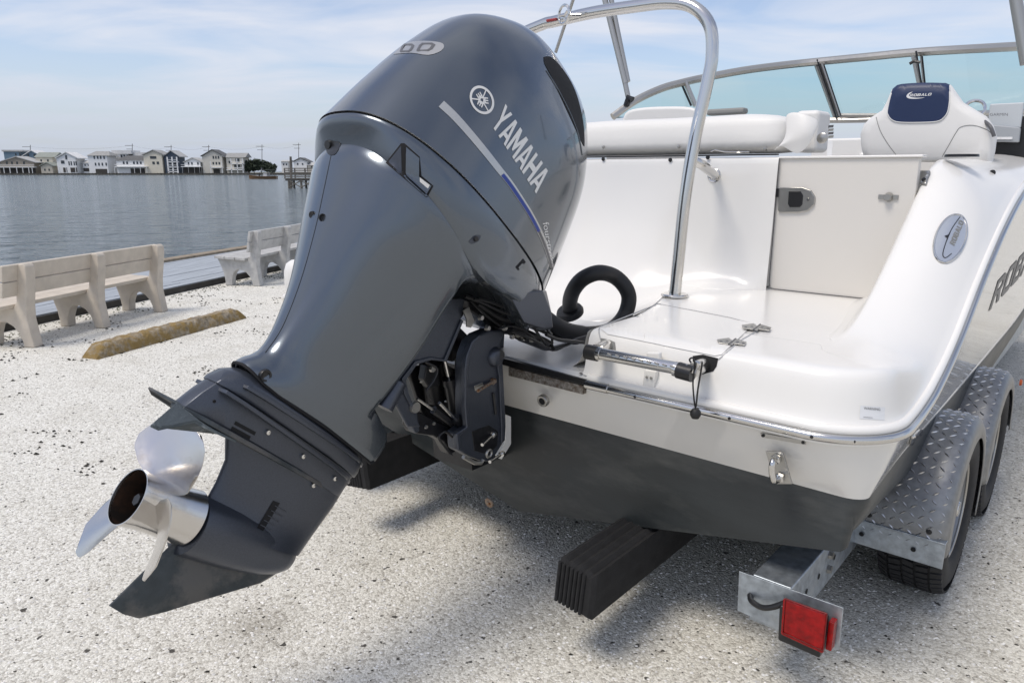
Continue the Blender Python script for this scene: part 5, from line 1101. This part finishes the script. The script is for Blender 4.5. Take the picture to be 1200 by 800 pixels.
def mull(x0, y0, v0, x1, y1, v1, r_=.016, m_=ALU, off=0): mk('mullion', tube([Vector(bv(x0, y0, v0)) + Vector((0, off, 0)), Vector(bv(x1, y1, v1)) + Vector((0, off, 0))], r_, 6), m_, ws, BM)
mull(798, 97, 4.86, 810, 124, 4.86, .008, BLACKM); mull(803, 96, 4.86, 815, 124, 4.86, .018)
mull(955, 73, 5.5, 979, 139, 5.5, .014); mull(957.5, 70, 5.48, 981, 140, 5.48, .006, BLACKM); mull(962, 73, 5.5, 984, 137, 5.5, .016); mull(965.5, 76, 5.47, 985.5, 136, 5.47, .005, BLACKM)
mull(1070, 62, 5.5, 1078, 100, 5.5, .018); mull(1073.5, 60, 5.46, 1080, 100, 5.46, .006, BLACKM); mull(1079.5, 66, 5.5, 1087, 138, 5.5, .010); mull(1080.5, 66, 5.47, 1088, 138, 5.47, .006, BLACKM)
mull(985, 136, 5.5, 1086, 136, 5.5, .018)
mk('screen_latch', tube([bv(1066, 75, 5.42), bv(1071, 72, 5.42), bv(1078, 73.5, 5.42)], .010, 8), BLACKP, ws, BM)
# tow arch over the motor
hx = 2 * U0 + 1.395
AP = [(-1.395, 2.65, 1.0), (-1.392, 2.66, 1.15), (-1.385, 2.675, 1.40), (-1.37, 2.70, 1.62), (-1.345, 2.725, 1.82), (-1.335, 2.735, 1.93), (-1.355, 2.74, 2.04), (-1.43, 2.74, 2.115), (-1.54, 2.74, 2.145), (-1.70, 2.74, 2.152), (-1.9, 2.74, 2.155), (-2.1, 2.74, 2.145)]
mir = [(2 * U0 - 0 - u if False else -3.5 - u, v, z) for u, v, z in reversed(AP)]
arch = mk('tow_arch', tube(AP + [(-2.15 - .02 * k, 2.74, 2.14) for k in (1,)] + [(-2.32, 2.735, 2.10), (-2.38, 2.725, 2.0), (-2.36, 2.70, 1.7), (-2.33, 2.66, 1.2), (-2.32, 2.64, .88)], .0245, 18, 5), STEEL, boat, BM, label='polished stainless tow arch over the motor')
mk('arch_flange', lathe([(0, .010), (.052, .010), (.056, .006), (.056, 0)], (-1.395, 2.65, 1.001), (0, 0, 1), 28), STEEL, arch, BM)
mk('tow_ring', torus(bv(661, 17, 2.66), Vector((.3, 1, 0)), .036, .006, 30, 8), STEEL, arch, BM)
mk('ring_shackle', [tube([bv(655, 19, 2.66), bv(662, 18, 2.66), bv(665, 13, 2.66)], .006, 8), tube([bv(661, 18, 2.67), bv(662, 24, 2.67)], .006, 8), tube([bv(668, 18, 2.68), bv(681, 18, 2.70)], .008, 8)], STEEL, arch, BM)
mk('red_decal', tube([bv(641, 24.6, 2.712), bv(652, 22.8, 2.712)], .006, 10), material('faded_red_decal', (.30, .03, .03), .5), arch, BM)
# short grab rail on the wall
gr_ = mk('grab_rail', tube([bv(808, 186, 2.80), bv(822, 193, 2.85), bv(835, 203, 2.99), bv(838, 205, 3.08)], .020, 14, 3), STEEL, boat, BM)
mk('rail_flange', torus(bv(837, 206, 3.078), (0, 1, 0), .026, .006, 24, 8), STEEL, gr_, BM)
# bimini poles
for a, b_, v, r_, lb in (((706, -12), (733, 98), 4.45, .020, None), ((714, -12), (736, 96), 4.47, .017, None), ((731, 90), (737, 118), 4.45, .018, None), ((675, -10), (651, 62), 4.2, .011, None), ((1188, -15), (1203, 75), 3.6, .022, None)):
    mk('canopy_pole', tube([bv(*a, v), bv(*b_, v)], r_, 10), ALU, boat, BM)
mk('pole_foot', tube([bv(734, 124, 4.42), bv(737, 114, 4.42), bv(741, 117, 4.42)], .022, 8), BLACKM, boat, BM)
# platform details --------------------------------------------------------
dsf = Surface([deck] + [o for o in boat.children if o.name.startswith(('platform', 'hull_side'))])
def dl(name, pts, r_, mat, off=0.0, par=None): 
    P = dsf.line(pts, off, 4); return mk(name, tube(P, r_, 6), mat, par or boat) if len(P) > 1 else None
gh = mk('gate_hinge', dsf.poly([(1076, 203), (1085, 200.5), (1090, 202), (1086, 218), (1077, 217)], .006, step=3), ALU, boat, solid=.006, ang=R(40))
for x, y in ((1079, 210), (1084, 204.5), (1083, 213)):
    q = dsf.hit(x, y, .009); mk('hinge_bolt', lathe([(0, .004), (.006, .003), (.008, 0)], q, CAM - q, 10), BLACKM, gh)
hat = mk('hatch_lid', dsf.poly([(706, 380), (712, 376), (765, 358), (776, 358), (884, 380), (846, 416), (838, 417), (712, 392), (704, 386)], .003, step=6), GEL, boat, ang=R(30), label='hinged hatch lid over the boarding ladder')
dl('hatch_groove', sm2([(704, 397), (702, 386), (708, 379), (730, 370), (768, 357.5), (780, 358), (885, 380.5), (866, 400), (846, 418), (842, 421)], 3), .0024, material('groove_shade', (.42, .42, .42), .6), .0005)
for (x, y) in ((887, 384), (858, 401)):
    g = [bz(x + dx, y + dy, 1.004) for dx, dy in ((-18, -3), (-4, -5), (0, -2), (4, -4), (17, 0), (15, 3.5), (2, 2), (0, 4), (-4, 2.5), (-16, 1))]
    h_ = mk('hatch_hinge', prism(g, (0, 0, .0015)), ALU, hat, BM, bevel=.001)
    mks('hinge_screw', [lathe([(0, .001), (.004, .001), (.005, 0)], bz(x + dx, y + dy, 1.0055), (0, 0, 1), 8) for dx, dy in ((-13, -1), (-6, -1.6), (6, -.6), (13, 1))] + [tube([bz(x - 4, y + 2.5, 1.0045), bz(x + 4, y - 4, 1.0045)], .003, 8)], GREYP, h_, BM)
# ladder recess pockets and the folded ladder
for nm, pts in (('ladder_pocket', [(704, 396), (714, 398), (721, 401), (722, 412), (704, 412)]), ('ladder_pocket', [(812, 417), (824, 415.5), (842, 420), (840, 429), (836, 435), (822, 439), (812, 434)])):
    mk(nm, dsf.poly(pts, .0015, step=4), DARK if pts[0][0] > 800 else GREYV, boat, flat=True)
0 and mk('hatch_front_lip', tube([Vector(p) for p in dsf.line([(703, 396), (760, 405), (812, 415), (842, 421)], .002, 6)], .004, 8), GEL, boat)
VL = 1.80
lad = mk('ladder_tread', tube([bv(702, 414, VL), bv(806, 434, VL)], .0185, 20), STEEL, boat, BM, label='stainless folding ladder rung with perforated grip')
for k in range(9):
    x = 712 + k * 9.2; y = 414.2 + k * 1.78; mk('tread_slot', tube([bv(x, y, VL - .018), bv(x + 4, y + 1.8, VL - .0187)], .0028, 6), GREYV, lad, BM)
mk('tread_end_cap', tube([bv(688, 412, VL), bv(701, 414.5, VL)], .024, 18), BLACKP, lad, BM); mk('tread_end_cap', tube([bv(795, 433.5, VL), bv(812, 438, VL)], .024, 18), BLACKP, lad, BM)
mk('end_collar', tube([bv(700, 414, VL), bv(705, 415, VL)], .022, 18), STEEL, lad, BM); mk('end_collar', tube([bv(791, 432, VL), bv(796, 433.5, VL)], .022, 18), STEEL, lad, BM)
mk('ladder_arm', tube([bv(700, 410, VL + .01), bv(722, 401, 1.97)], .021, 16), STEEL, lad, BM); mk('ladder_arm', tube([bv(814, 433, VL + .01), bv(838, 419, 2.0)], .021, 16), STEEL, lad, BM)
mk('ladder_tab', tube([bv(812, 436, VL - .01), bv(818, 424, VL - .01)], .008, 8), STEEL, lad, BM)
mk('lanyard', tube([bv(810, 425, VL - .03), bv(808, 421, VL - .03), bv(812, 419.5, VL - .03), bv(814, 428, VL - .03), bv(812, 450, VL - .03), bv(815, 478, VL - .03), bv(818, 455, VL - .03), bv(822, 432, VL - .03), bv(823, 424, VL - .03)], .0026, 6, 4), BLACKP, boat, BM)
mk('lanyard_knob', lathe([(0, -.016), (.010, -.013), (.015, -.004), (.015, .006), (.009, .014), (0, .015)], bv(815, 484.5, VL - .03), (0, 0, 1), 16), RUBBER, boat, BM)
mk('ladder_latch', [prism([bv(x, y, 1.86) for x, y in q], (0, .02, 0)) for q in (((757, 413), (772, 413.5), (773, 421), (758, 420)), ((755, 433), (769, 435), (765, 462), (752, 459)))], GEL, boat, BM, bevel=.004)
for x, y in ((758, 442), (763, 443), (756, 457), (762, 459)): mk('latch_screw', lathe([(0, .002), (.004, .002), (.005, 0)], bv(x, y, 1.858), (0, -1, 0), 8), ALU, boat, BM)
# transom fittings
hsf2 = Surface(hullparts)
def ts(x, y): return bv(x, y, 1.875)
thb = Vector((0, -1, -.19)).normalized()
mk('thru_hull', [lathe([(.012, .0), (.013, .005), (.020, .006), (.022, .003), (.022, -.01)], bv(636, 469.5, 1.862), thb, 24, caps=False), lathe([(0, .001), (.013, .001)], bv(636, 469.5, 1.862), thb, 24, caps=False)], ALU, boat, BM)
mk('thru_hull_bore', lathe([(0, .0045), (.0135, .0045)], bv(636, 469.5, 1.862), thb, 24, caps=False), DARK, boat, BM)
mk('drain_plug', lathe([(0, .010), (.008, .010), (.010, .006), (.020, .005), (.022, 0)], bv(573.5, 588.5, 1.958), thb, 18), RUST, boat, BM)
v_ = 1.868
ey = mk('stern_eye_plate', prism([bv(x, y, v_) for x, y in ((897, 528.5), (917, 529.5), (928, 567), (908, 567))], (0, .008, 0)), ALU, boat, BM, bevel=.001)
mk('stern_eye', tube([bv(909, 537, v_ - .005), bv(905.5, 540, v_ - .05), bv(904.5, 552, v_ - .055), bv(907, 563, v_ - .05), bv(913, 561, v_ - .005)], .0085, 12, 4), STEEL, ey, BM)
for x, y in ((910, 537), (914, 559)): mk('eye_nut', lathe([(0, .014), (.008, .014), (.014, .010), (.015, 0)], bv(x, y, v_ - .001), thb, 6), STEEL, ey, BM)
mk('vent_plate', prism([bv(x, y, 1.862) for x, y in ((891, 507), (943, 516), (944, 521), (892, 512))], (0, .006, 0)), ALU, boat, BM, bevel=.001)
for x, y in ((894, 510.2), (941, 518.3)): mk('vent_plate_screw', lathe([(0, .002), (.004, .002), (.005, 0)], bv(x, y, 1.860), thb, 8), BLACKM, boat, BM)
mk('side_fairlead', hsf2.poly([(1064, 524), (1067, 510), (1076, 501), (1079, 503), (1074, 516), (1067, 528)], .005, step=3), STEEL, boat, solid=.006)
# capacity sticker
P = dsf.poly([(1008, 475), (1037, 477), (1036, 492), (1007, 490)], .001, step=5); mk('capacity_sticker', P, material('sticker_film', (.70, .71, .72), .25), boat, flat=True)
tv, tf = textgeo('WARNING')
for nm, q in (('sticker_print', [(1012, 479.5), (1031, 481), (1031, 478), (1012, 476.4)]), ('sticker_print', [(1011, 489), (1022, 489.8), (1022, 488.6), (1011, 487.8)])):
    V = [dsf.hit(*tuple(quadmap([(*p, 0) for p in q], a, b_))[:2], .0016) for a, b_ in tv]
    if all(v is not None for v in V): mk(nm, (V, tf), GREYP, boat, flat=True)
# oval maker's badge on the quarter
ov = []; 
def el(cx0, cy0, a_, b_, rot, n_=36): return [(cx0 + a_ * math.cos(t_) * math.cos(rot) - b_ * math.sin(t_) * math.sin(rot), cy0 + a_ * math.cos(t_) * math.sin(rot) + b_ * math.sin(t_) * math.cos(rot)) for t_ in [2 * math.pi * i / n_ for i in range(n_)]]
bd = mk('oval_badge', dsf.poly(el(1113, 280, 29, 16.5, R(-68)), .004, step=4), CHROME, boat, ang=R(80), label='chrome oval badge reading ROBALO')
rm = dsf.line(el(1113, 280, 29.5, 17, R(-68)) + [el(1113, 280, 29.5, 17, R(-68))[0]], .003, 4); mk('badge_rim', tube(rm, .004, 8), STEEL, bd)
mk('badge_groove', tube(dsf.line(sm2([(1124, 255), (1115, 268), (1109, 281), (1104, 298), (1107, 303), (1114, 298)], 4), .0045, 3), .0016, 6), BLACKM, bd)
mk('badge_fin', dsf.poly([(1115, 268), (1110, 276), (1106, 277.5), (1109, 280), (1108.5, 284)], .0052, step=3), BLACKM, bd, flat=True)
for poly_, tri in word('ROBALO', .18):
    V = [dsf.hit(*tuple(quadmap([(1117.5, 289, 0), (1128.5, 261.5, 0), (1123.5, 258.5, 0), (1112, 285.5, 0)], a, b_))[:2], .0055) for a, b_ in poly_]
    if all(v is not None for v in V): mk('badge_letter', (V, tri), GREYV, bd, flat=True)
mk('quarter_screw', lathe([(0, .002), (.010, .002), (.012, 0)], dsf.hit(1163, 202.5), CAM - dsf.hit(1163, 202.5), 14), BLACKM, boat)
mk('cup_holder', lathe([(.0, .004), (.040, .004), (.044, .010), (.058, .010), (.060, 0)], (-.56, 3.35, 1.552), (0, 0, 1), 28), BLACKM, boat, BM)
# builder's name on the starboard side
for poly_, tri in word('ROBALO', .12):
    V = [hsf2.t.ray_cast(BM @ (quadmap([bu(1163, 366, -.40), bu(1222, 300, -.40), bu(1229, 266, -.40), bu(1172, 329, -.40)], a, b_) + Vector((.3, 0, 0))), -S)[0] for a, b_ in poly_]
    if all(v is not None for v in V): mk('hull_letter', ([v + S * .002 for v in V], tri), GREYP, boat, flat=True)
# rigging hose loop
mk('rigging_hose', tube([bv(668, 366, 2.38), bv(668, 352, 2.34), bv(673, 338, 2.30), bv(684, 326, 2.30), bv(702, 319.5, 2.34), bv(720, 324, 2.42), bv(733, 337, 2.45), bv(737, 352, 2.46), (-1.50, 2.43, .93), (-1.50, 2.33, .893), bv(690, 392, 2.16), bv(680, 391, 2.12), bv(665, 388, 2.05), bv(650, 381, 1.98), bv(640, 374, 1.95)], .031, 16, 5), RUBBER, boat, BM, label='thick black rigging hose looping to the motor')
mk('hose_flange', lathe([(.03, .02), (.052, .016), (.058, .004), (.056, -.01)], bv(668, 366, 2.38), (0, -.5, 1), 26), RUBBER, boat, BM)

# ================================================================== TRAILER
to = S * -1.0 + F * 3.0
tr_ = thing('boat_trailer', (to.x, to.y, 0), 'galvanised tandem axle boat trailer with diamond plate fenders under the white motorboat', 'boat trailer', rot=-TH)
AX1, AX2, ZA, RT = 2.86, 3.64, .315, .315
def frame_box(name, a, b_, w_, h, mat=GALV, parent=None, roll=0.0, label=None, bevel=.006):
    a, b_ = Vector(a), Vector(b_); d = (b_ - a).normalized(); s_ = d.cross(Vector((0, 0, 1))).normalized(); s_ = s_ * math.cos(roll) + d.cross(s_) * -math.sin(roll); n_ = s_.cross(d)
    q = [a + s_ * (i * w_ / 2) + n_ * (j * h / 2) for i, j in ((-1, -1), (1, -1), (1, 1), (-1, 1))]; r_ = [p + (b_ - a) for p in q]
    return mk(name, hexa(q, r_), mat, parent or tr_, BM, bevel=bevel, label=label)
frame_box('frame_rail', (-.64, 1.885, .285), (-.64, 7.6, .285), .115, .15, label='galvanised starboard frame rail')
frame_box('frame_rail', (-2.66, 1.885, .285), (-2.66, 7.6, .285), .115, .15)
for v in (2.55, 4.2, 5.6): frame_box('crossmember', (-2.66, v, .20), (-.64, v, .20), .08, .10)
mks('rail_hole', [lathe([(0, .001), (.010, .001)], (-.582, v, .285), (1, 0, 0), 12, caps=False) for v in (2.02, 2.13, 2.28)], DARK, tr_, BM)
mks('rail_bolt', [lathe([(0, .012), (.012, .012), (.014, 0)], (-.582, v, z), (1, 0, 0), 6) for v, z in ((2.22, .32), (2.22, .27))], ALU, tr_, BM)
# lamp bracket and tail lamp
v_ = 1.87
br = mk('lamp_bracket', prism([bv(x, y, v_) for x, y in ((866, 669), (988, 712), (983, 761), (968, 762), (864, 715))], (0, .006, 0)), GALV, tr_, BM, bevel=.001, label='galvanised end plate carrying the tail lamp')
lamp = mk('tail_lamp_housing', prism([bv(x, y, v_ - .002) for x, y in ((920, 700), (972, 718), (967, 762), (918, 741))], (0, -.045, 0)), BLACKP, tr_, BM, bevel=.006)
ln = prism([bv(x, y, v_ - .045) for x, y in ((919, 699), (971, 717.5), (966, 764), (916, 741))], (0, -.012, 0))
mk('red_lens', ln, REDM, lamp, BM, bevel=.006, seg=3, label='square red tail lamp lens')
dl_ = []
for i in range(6):
    for j in range(5):
        s_, t_ = .12 + .76 * i / 5, .12 + .76 * j / 4; p = quadmap([bv(916, 741, v_ - .058), bv(966, 764, v_ - .058), bv(971, 717.5, v_ - .058), bv(919, 699, v_ - .058)], s_, t_)
        dl_.append(lathe([(0, .0035), (.005, .003), (.008, 0)], p, (0, -1, 0), 8))
dk = material('deep_red_lens_pattern', (0.12, 0.001, 0.002), 0.3)
def lp_(a, b_): return quadmap([bv(916, 741, v_ - .0585), bv(966, 764, v_ - .0585), bv(971, 717.5, v_ - .0585), bv(919, 699, v_ - .0585)], a, b_)
mk('lens_edge', tube([lp_(a, b_) for a, b_ in ((.03, .03), (.97, .03), (.97, .97), (.03, .97))], .0018, 6, closed=True), dk, lamp, BM)
mk('side_reflector', prism([bv(x, y, v_ - .004) for x, y in ((975, 722), (982, 724), (978, 757), (971, 754))], (0, -.03, 0)), REDM, lamp, BM, bevel=.003)
mk('lamp_cable', tube([bv(879, 697, v_), bv(881, 704, v_ - .02), bv(892, 711, v_ - .03), (Vector(bv(905, 711, v_ - .03))), bv(922, 705, v_ - .02)], .0085, 10, 5), BLACKP, lamp, BM)
# carpeted bunks
def bunk(u, v0, z, w_, h, n_, roll, label):
    a = Vector((u, v0, z)); secs = []; pts = []
    m = 24
    for k in range(m + 1): pts.append(k / m)
    out = []
    for v in [v0 + .0, v0 + .012, v0 + .03, v0 + .10, v0 + .5, v0 + 2, v0 + 4.6]:
        ring = []; ins = .012 if v == v0 else 0
        ww, hh = w_ / 2 - ins, h / 2 - ins
        for i in range(n_): f_ = -1 + 2 * i / (n_ - 1); ring.append((ww * f_, hh + (.005 if i % 2 else -.004)))
        for i in range(4): ring.append((ww + (.003 if i % 2 else 0), hh - 2 * hh * (i + 1) / 5))
        for i in range(n_): f_ = 1 - 2 * i / (n_ - 1); ring.append((ww * f_, -hh - (.003 if i % 2 else 0)))
        for i in range(4): ring.append((-ww - (.003 if i % 2 else 0), -hh + 2 * hh * (i + 1) / 5))
        c, s_ = math.cos(roll), math.sin(roll); out.append([(u + x * c - y * s_, v, z + x * s_ + y * c) for x, y in ring])
    o = mk('bunk', loft(out), CARPET, tr_, BM, ang=R(25), label=label)
    # ridged wrap on the end
    rb = []
    for i in range(7):
        x = -w_ / 2 + w_ * (i + .5) / 7 * .78; c, s_ = math.cos(roll), math.sin(roll)
        rb.append(tube([(u + x * c - y * s_, v0 - .002, z + x * s_ + y * c) for y in (-h / 2 + .008, h / 2 - .008)], .006, 6))
    mk('carpet_fold', rb, CARPET, o, BM)
    return o
bunk(-1.125, 1.60, .270, .135, .155, 10, R(-6), 'wide black carpeted bunk end beside the frame rail')
bunk(-2.30, 1.68, .30, .15, .16, 10, R(10), 'black carpeted bunk on the port side behind the motor leg')
# wheels and fenders
def wheel(v, lb):
    uo, ui = -.322, -.522; uc = (uo + ui) / 2
    w_ = mk('wheel', lathe([(.185, -.01), (.172, -.012), (.165, -.04), (.155, -.055), (.150, -.07), (.10, -.07), (.06, -.05), (.045, -.045), (.0, -.045)], (uo - .012, v, ZA), (1, 0, 0), 40, caps=False), material('grey_wheel_rim', (.26, .27, .28), .4, .6), tr_, BM, label=lb)
    mk('tyre', lathe([(.178, .075), (.192, .094), (.225, .104), (.265, .102), (.290, .090), (.303, .074), (.306, .060), (.306, -.060), (.303, -.074), (.290, -.090), (.265, -.102), (.225, -.104), (.192, -.094), (.178, -.075)], (uc, v, ZA), (1, 0, 0), 72, caps=False), TYREM, w_, BM)
    V, Fc = [], []; nb = 60
    for row, (x0, x1) in enumerate(((-.100, -.068), (-.060, -.024), (-.016, .016), (.024, .060), (.068, .100))):
        for k in range(nb):
            a0 = 2 * math.pi * (k + (.5 if row % 2 else 0)) / nb; a1 = a0 + 2 * math.pi / nb * .70; sk_ = .02 if row % 2 else -.02
            rr_ = [(.304 if abs(x0) < .09 else .293), (.304 if abs(x1) < .09 else .293)]; ro = [(.315 if abs(x0) < .09 else .302), (.315 if abs(x1) < .09 else .302)]
            q = []
            for rad in (rr_, ro):
                for (x, r_, sh) in ((x0, rad[0], 0), (x1, rad[1], sk_)):
                    for a in (a0, a1): q.append((uc + x, v + r_ * math.sin(a + sh), ZA + r_ * math.cos(a + sh)))
            b0_ = len(V); V += q; Fc += [tuple(b0_ + i for i in f_) for f_ in ((4, 5, 7, 6), (0, 1, 5, 4), (2, 3, 7, 6), (0, 2, 6, 4), (1, 3, 7, 5))]
    mk('tread_blocks', (V, Fc), TYREM, w_, BM, flat=True, kind='stuff')
    mk('rim_bead', torus((uo - .020, v, ZA), (1, 0, 0), .180, .005, 48, 8), ALU, w_, BM)
    mks('rim_slot', [lathe([(0, .0), (.016, .0)], (uo - .062, v + .125 * math.cos(a), ZA + .125 * math.sin(a)), (1, 0, 0), 12, caps=False) for a in [R(36 * k) for k in range(10)]], DARK, w_, BM)
    mks('lug_nut', [lathe([(0, .02), (.010, .018), (.012, 0)], (uo - .058, v + .056 * math.cos(a), ZA + .056 * math.sin(a)), (1, 0, 0), 6) for a in [R(72 * k + 20) for k in range(5)]], STEEL, w_, BM)
    mk('hub_cap', lathe([(0, .05), (.026, .05), (.032, .04), (.034, 0)], (uo - .06, v, ZA), (1, 0, 0), 20), STEEL, w_, BM)
    return w_
wheel(AX1, 'rear trailer wheel nearest the viewer'); wheel(AX2, 'forward trailer wheel partly hidden by the rear one')
RFN = .352
def fender(v, a0, a1, lb):
    uo, ui = -.312, -.60; rows = []
    n_ = 40
    for k in range(n_ + 1):
        a = a0 + (a1 - a0) * k / n_; r_ = RFN; d = (math.cos(a), math.sin(a))
        P_ = lambda u, rr_: (u, v + rr_ * d[0], ZA - .01 + rr_ * d[1])
        rows.append([P_(ui, r_ - .03), P_(ui, r_), P_(ui + .06, r_ + .001), P_(uo - .06, r_ + .001), P_(uo - .028, r_ - .002), P_(uo - .010, r_ - .012), P_(uo, r_ - .030), P_(uo + .002, r_ - .075)])
    o = mk('fender', loft(rows, closed=False), PLATE, tr_, BM, ang=R(70), solid=.004, label=lb)
    V, Fc = [], []; nu = 10; da = .0285 / RFN; na = int(abs(a1 - a0) / da)
    for i in range(na):
        for j in range(nu):
            a = a0 + (i + .5) * da * (1 if a1 > a0 else -1); u = uo - .012 - (j + .5) * (.275 / nu) 
            if j > 20: continue
            tl = 1 if (i + j) % 2 else -1; L_, W_ = .0125, .0030; c, s_ = math.cos(R(38) * tl), math.sin(R(38) * tl); b0_ = len(V)
            rad = RFN + .0034 - (.006 if j == 0 else 0)
            for (x, y, h) in ((-L_, 0, -.0006), (-L_ * .3, -W_, -.0006), (L_ * .3, -W_, -.0006), (L_, 0, -.0006), (L_ * .3, W_, -.0006), (-L_ * .3, W_, -.0006), (-L_ * .45, 0, .0030), (L_ * .45, 0, .0030)):
                xx_, yy_ = x * c - y * s_, x * s_ + y * c; aa = a + yy_ / RFN; V.append((u + xx_, v + (rad + h) * math.cos(aa), ZA - .01 + (rad + h) * math.sin(aa)))
            Fc += [tuple(b0_ + q for q in f_) for f_ in ((0, 1, 6), (1, 2, 7, 6), (2, 3, 7), (3, 4, 7), (4, 5, 6, 7), (5, 0, 6))]
    mk('diamond_tread', (V, Fc), TREADM, o, BM, kind='stuff', flat=True)
    return o
fender(AX2, R(188), R(4), 'forward diamond plate fender')
fender(AX1, R(186), R(-22), 'rear diamond plate fender nearest the viewer')
bar = mk('fender_bracket', [prism([bu(x, y, u_) if False else (0, 0, 0) for x, y in ()], (0, 0, 0))] if False else hexa([(-.70, 2.50, .245), (-.312, 2.50, .245), (-.312, 2.504, .33), (-.70, 2.504, .33)], [(-.70, 2.506, .245), (-.312, 2.506, .245), (-.312, 2.512, .33), (-.70, 2.512, .33)]), GALV, tr_, BM, bevel=.001, label='galvanised angle below the rear fender edge')
mk('bracket_flange', box((-.506, 2.535, .332), (.388, .07, .006)), GALV, bar, BM, bevel=.002)
mks('bracket_hole', [lathe([(0, .001), (.008, .001)], (u, 2.4985, .285), (0, -1, 0), 12, caps=False) for u in (-.56, -.40)], DARK, bar, BM)
mks('fender_bolt', [lathe([(0, .004), (.009, .003), (.010, 0)], (u, 2.512, .356), (-0, -.96, .1), 10) for u in (-.545, -.365)], BLACKM, bar, BM)
mk('axle', tube([(-.55, AX1, ZA), (-2.75, AX1, ZA)], .035, 12), GALV, tr_, BM); mk('axle', tube([(-.55, AX2, ZA), (-2.75, AX2, ZA)], .035, 12), GALV, tr_, BM)
mk('side_marker_lamp', lathe([(0, .012), (.014, .010), (.016, 0)], (-.318, 4.16, .50), (1, 0, 0), 14), ORANGE, tr_, BM)
mks('port_wheel', [lathe([(.12, .1), (.2, .1), (.29, .09), (.31, .06), (.31, -.06), (.29, -.09), (.2, -.1), (.12, -.1)], (-2.88, v, ZA), (1, 0, 0), 40) for v in (AX1, AX2)], TYREM, tr_, BM)
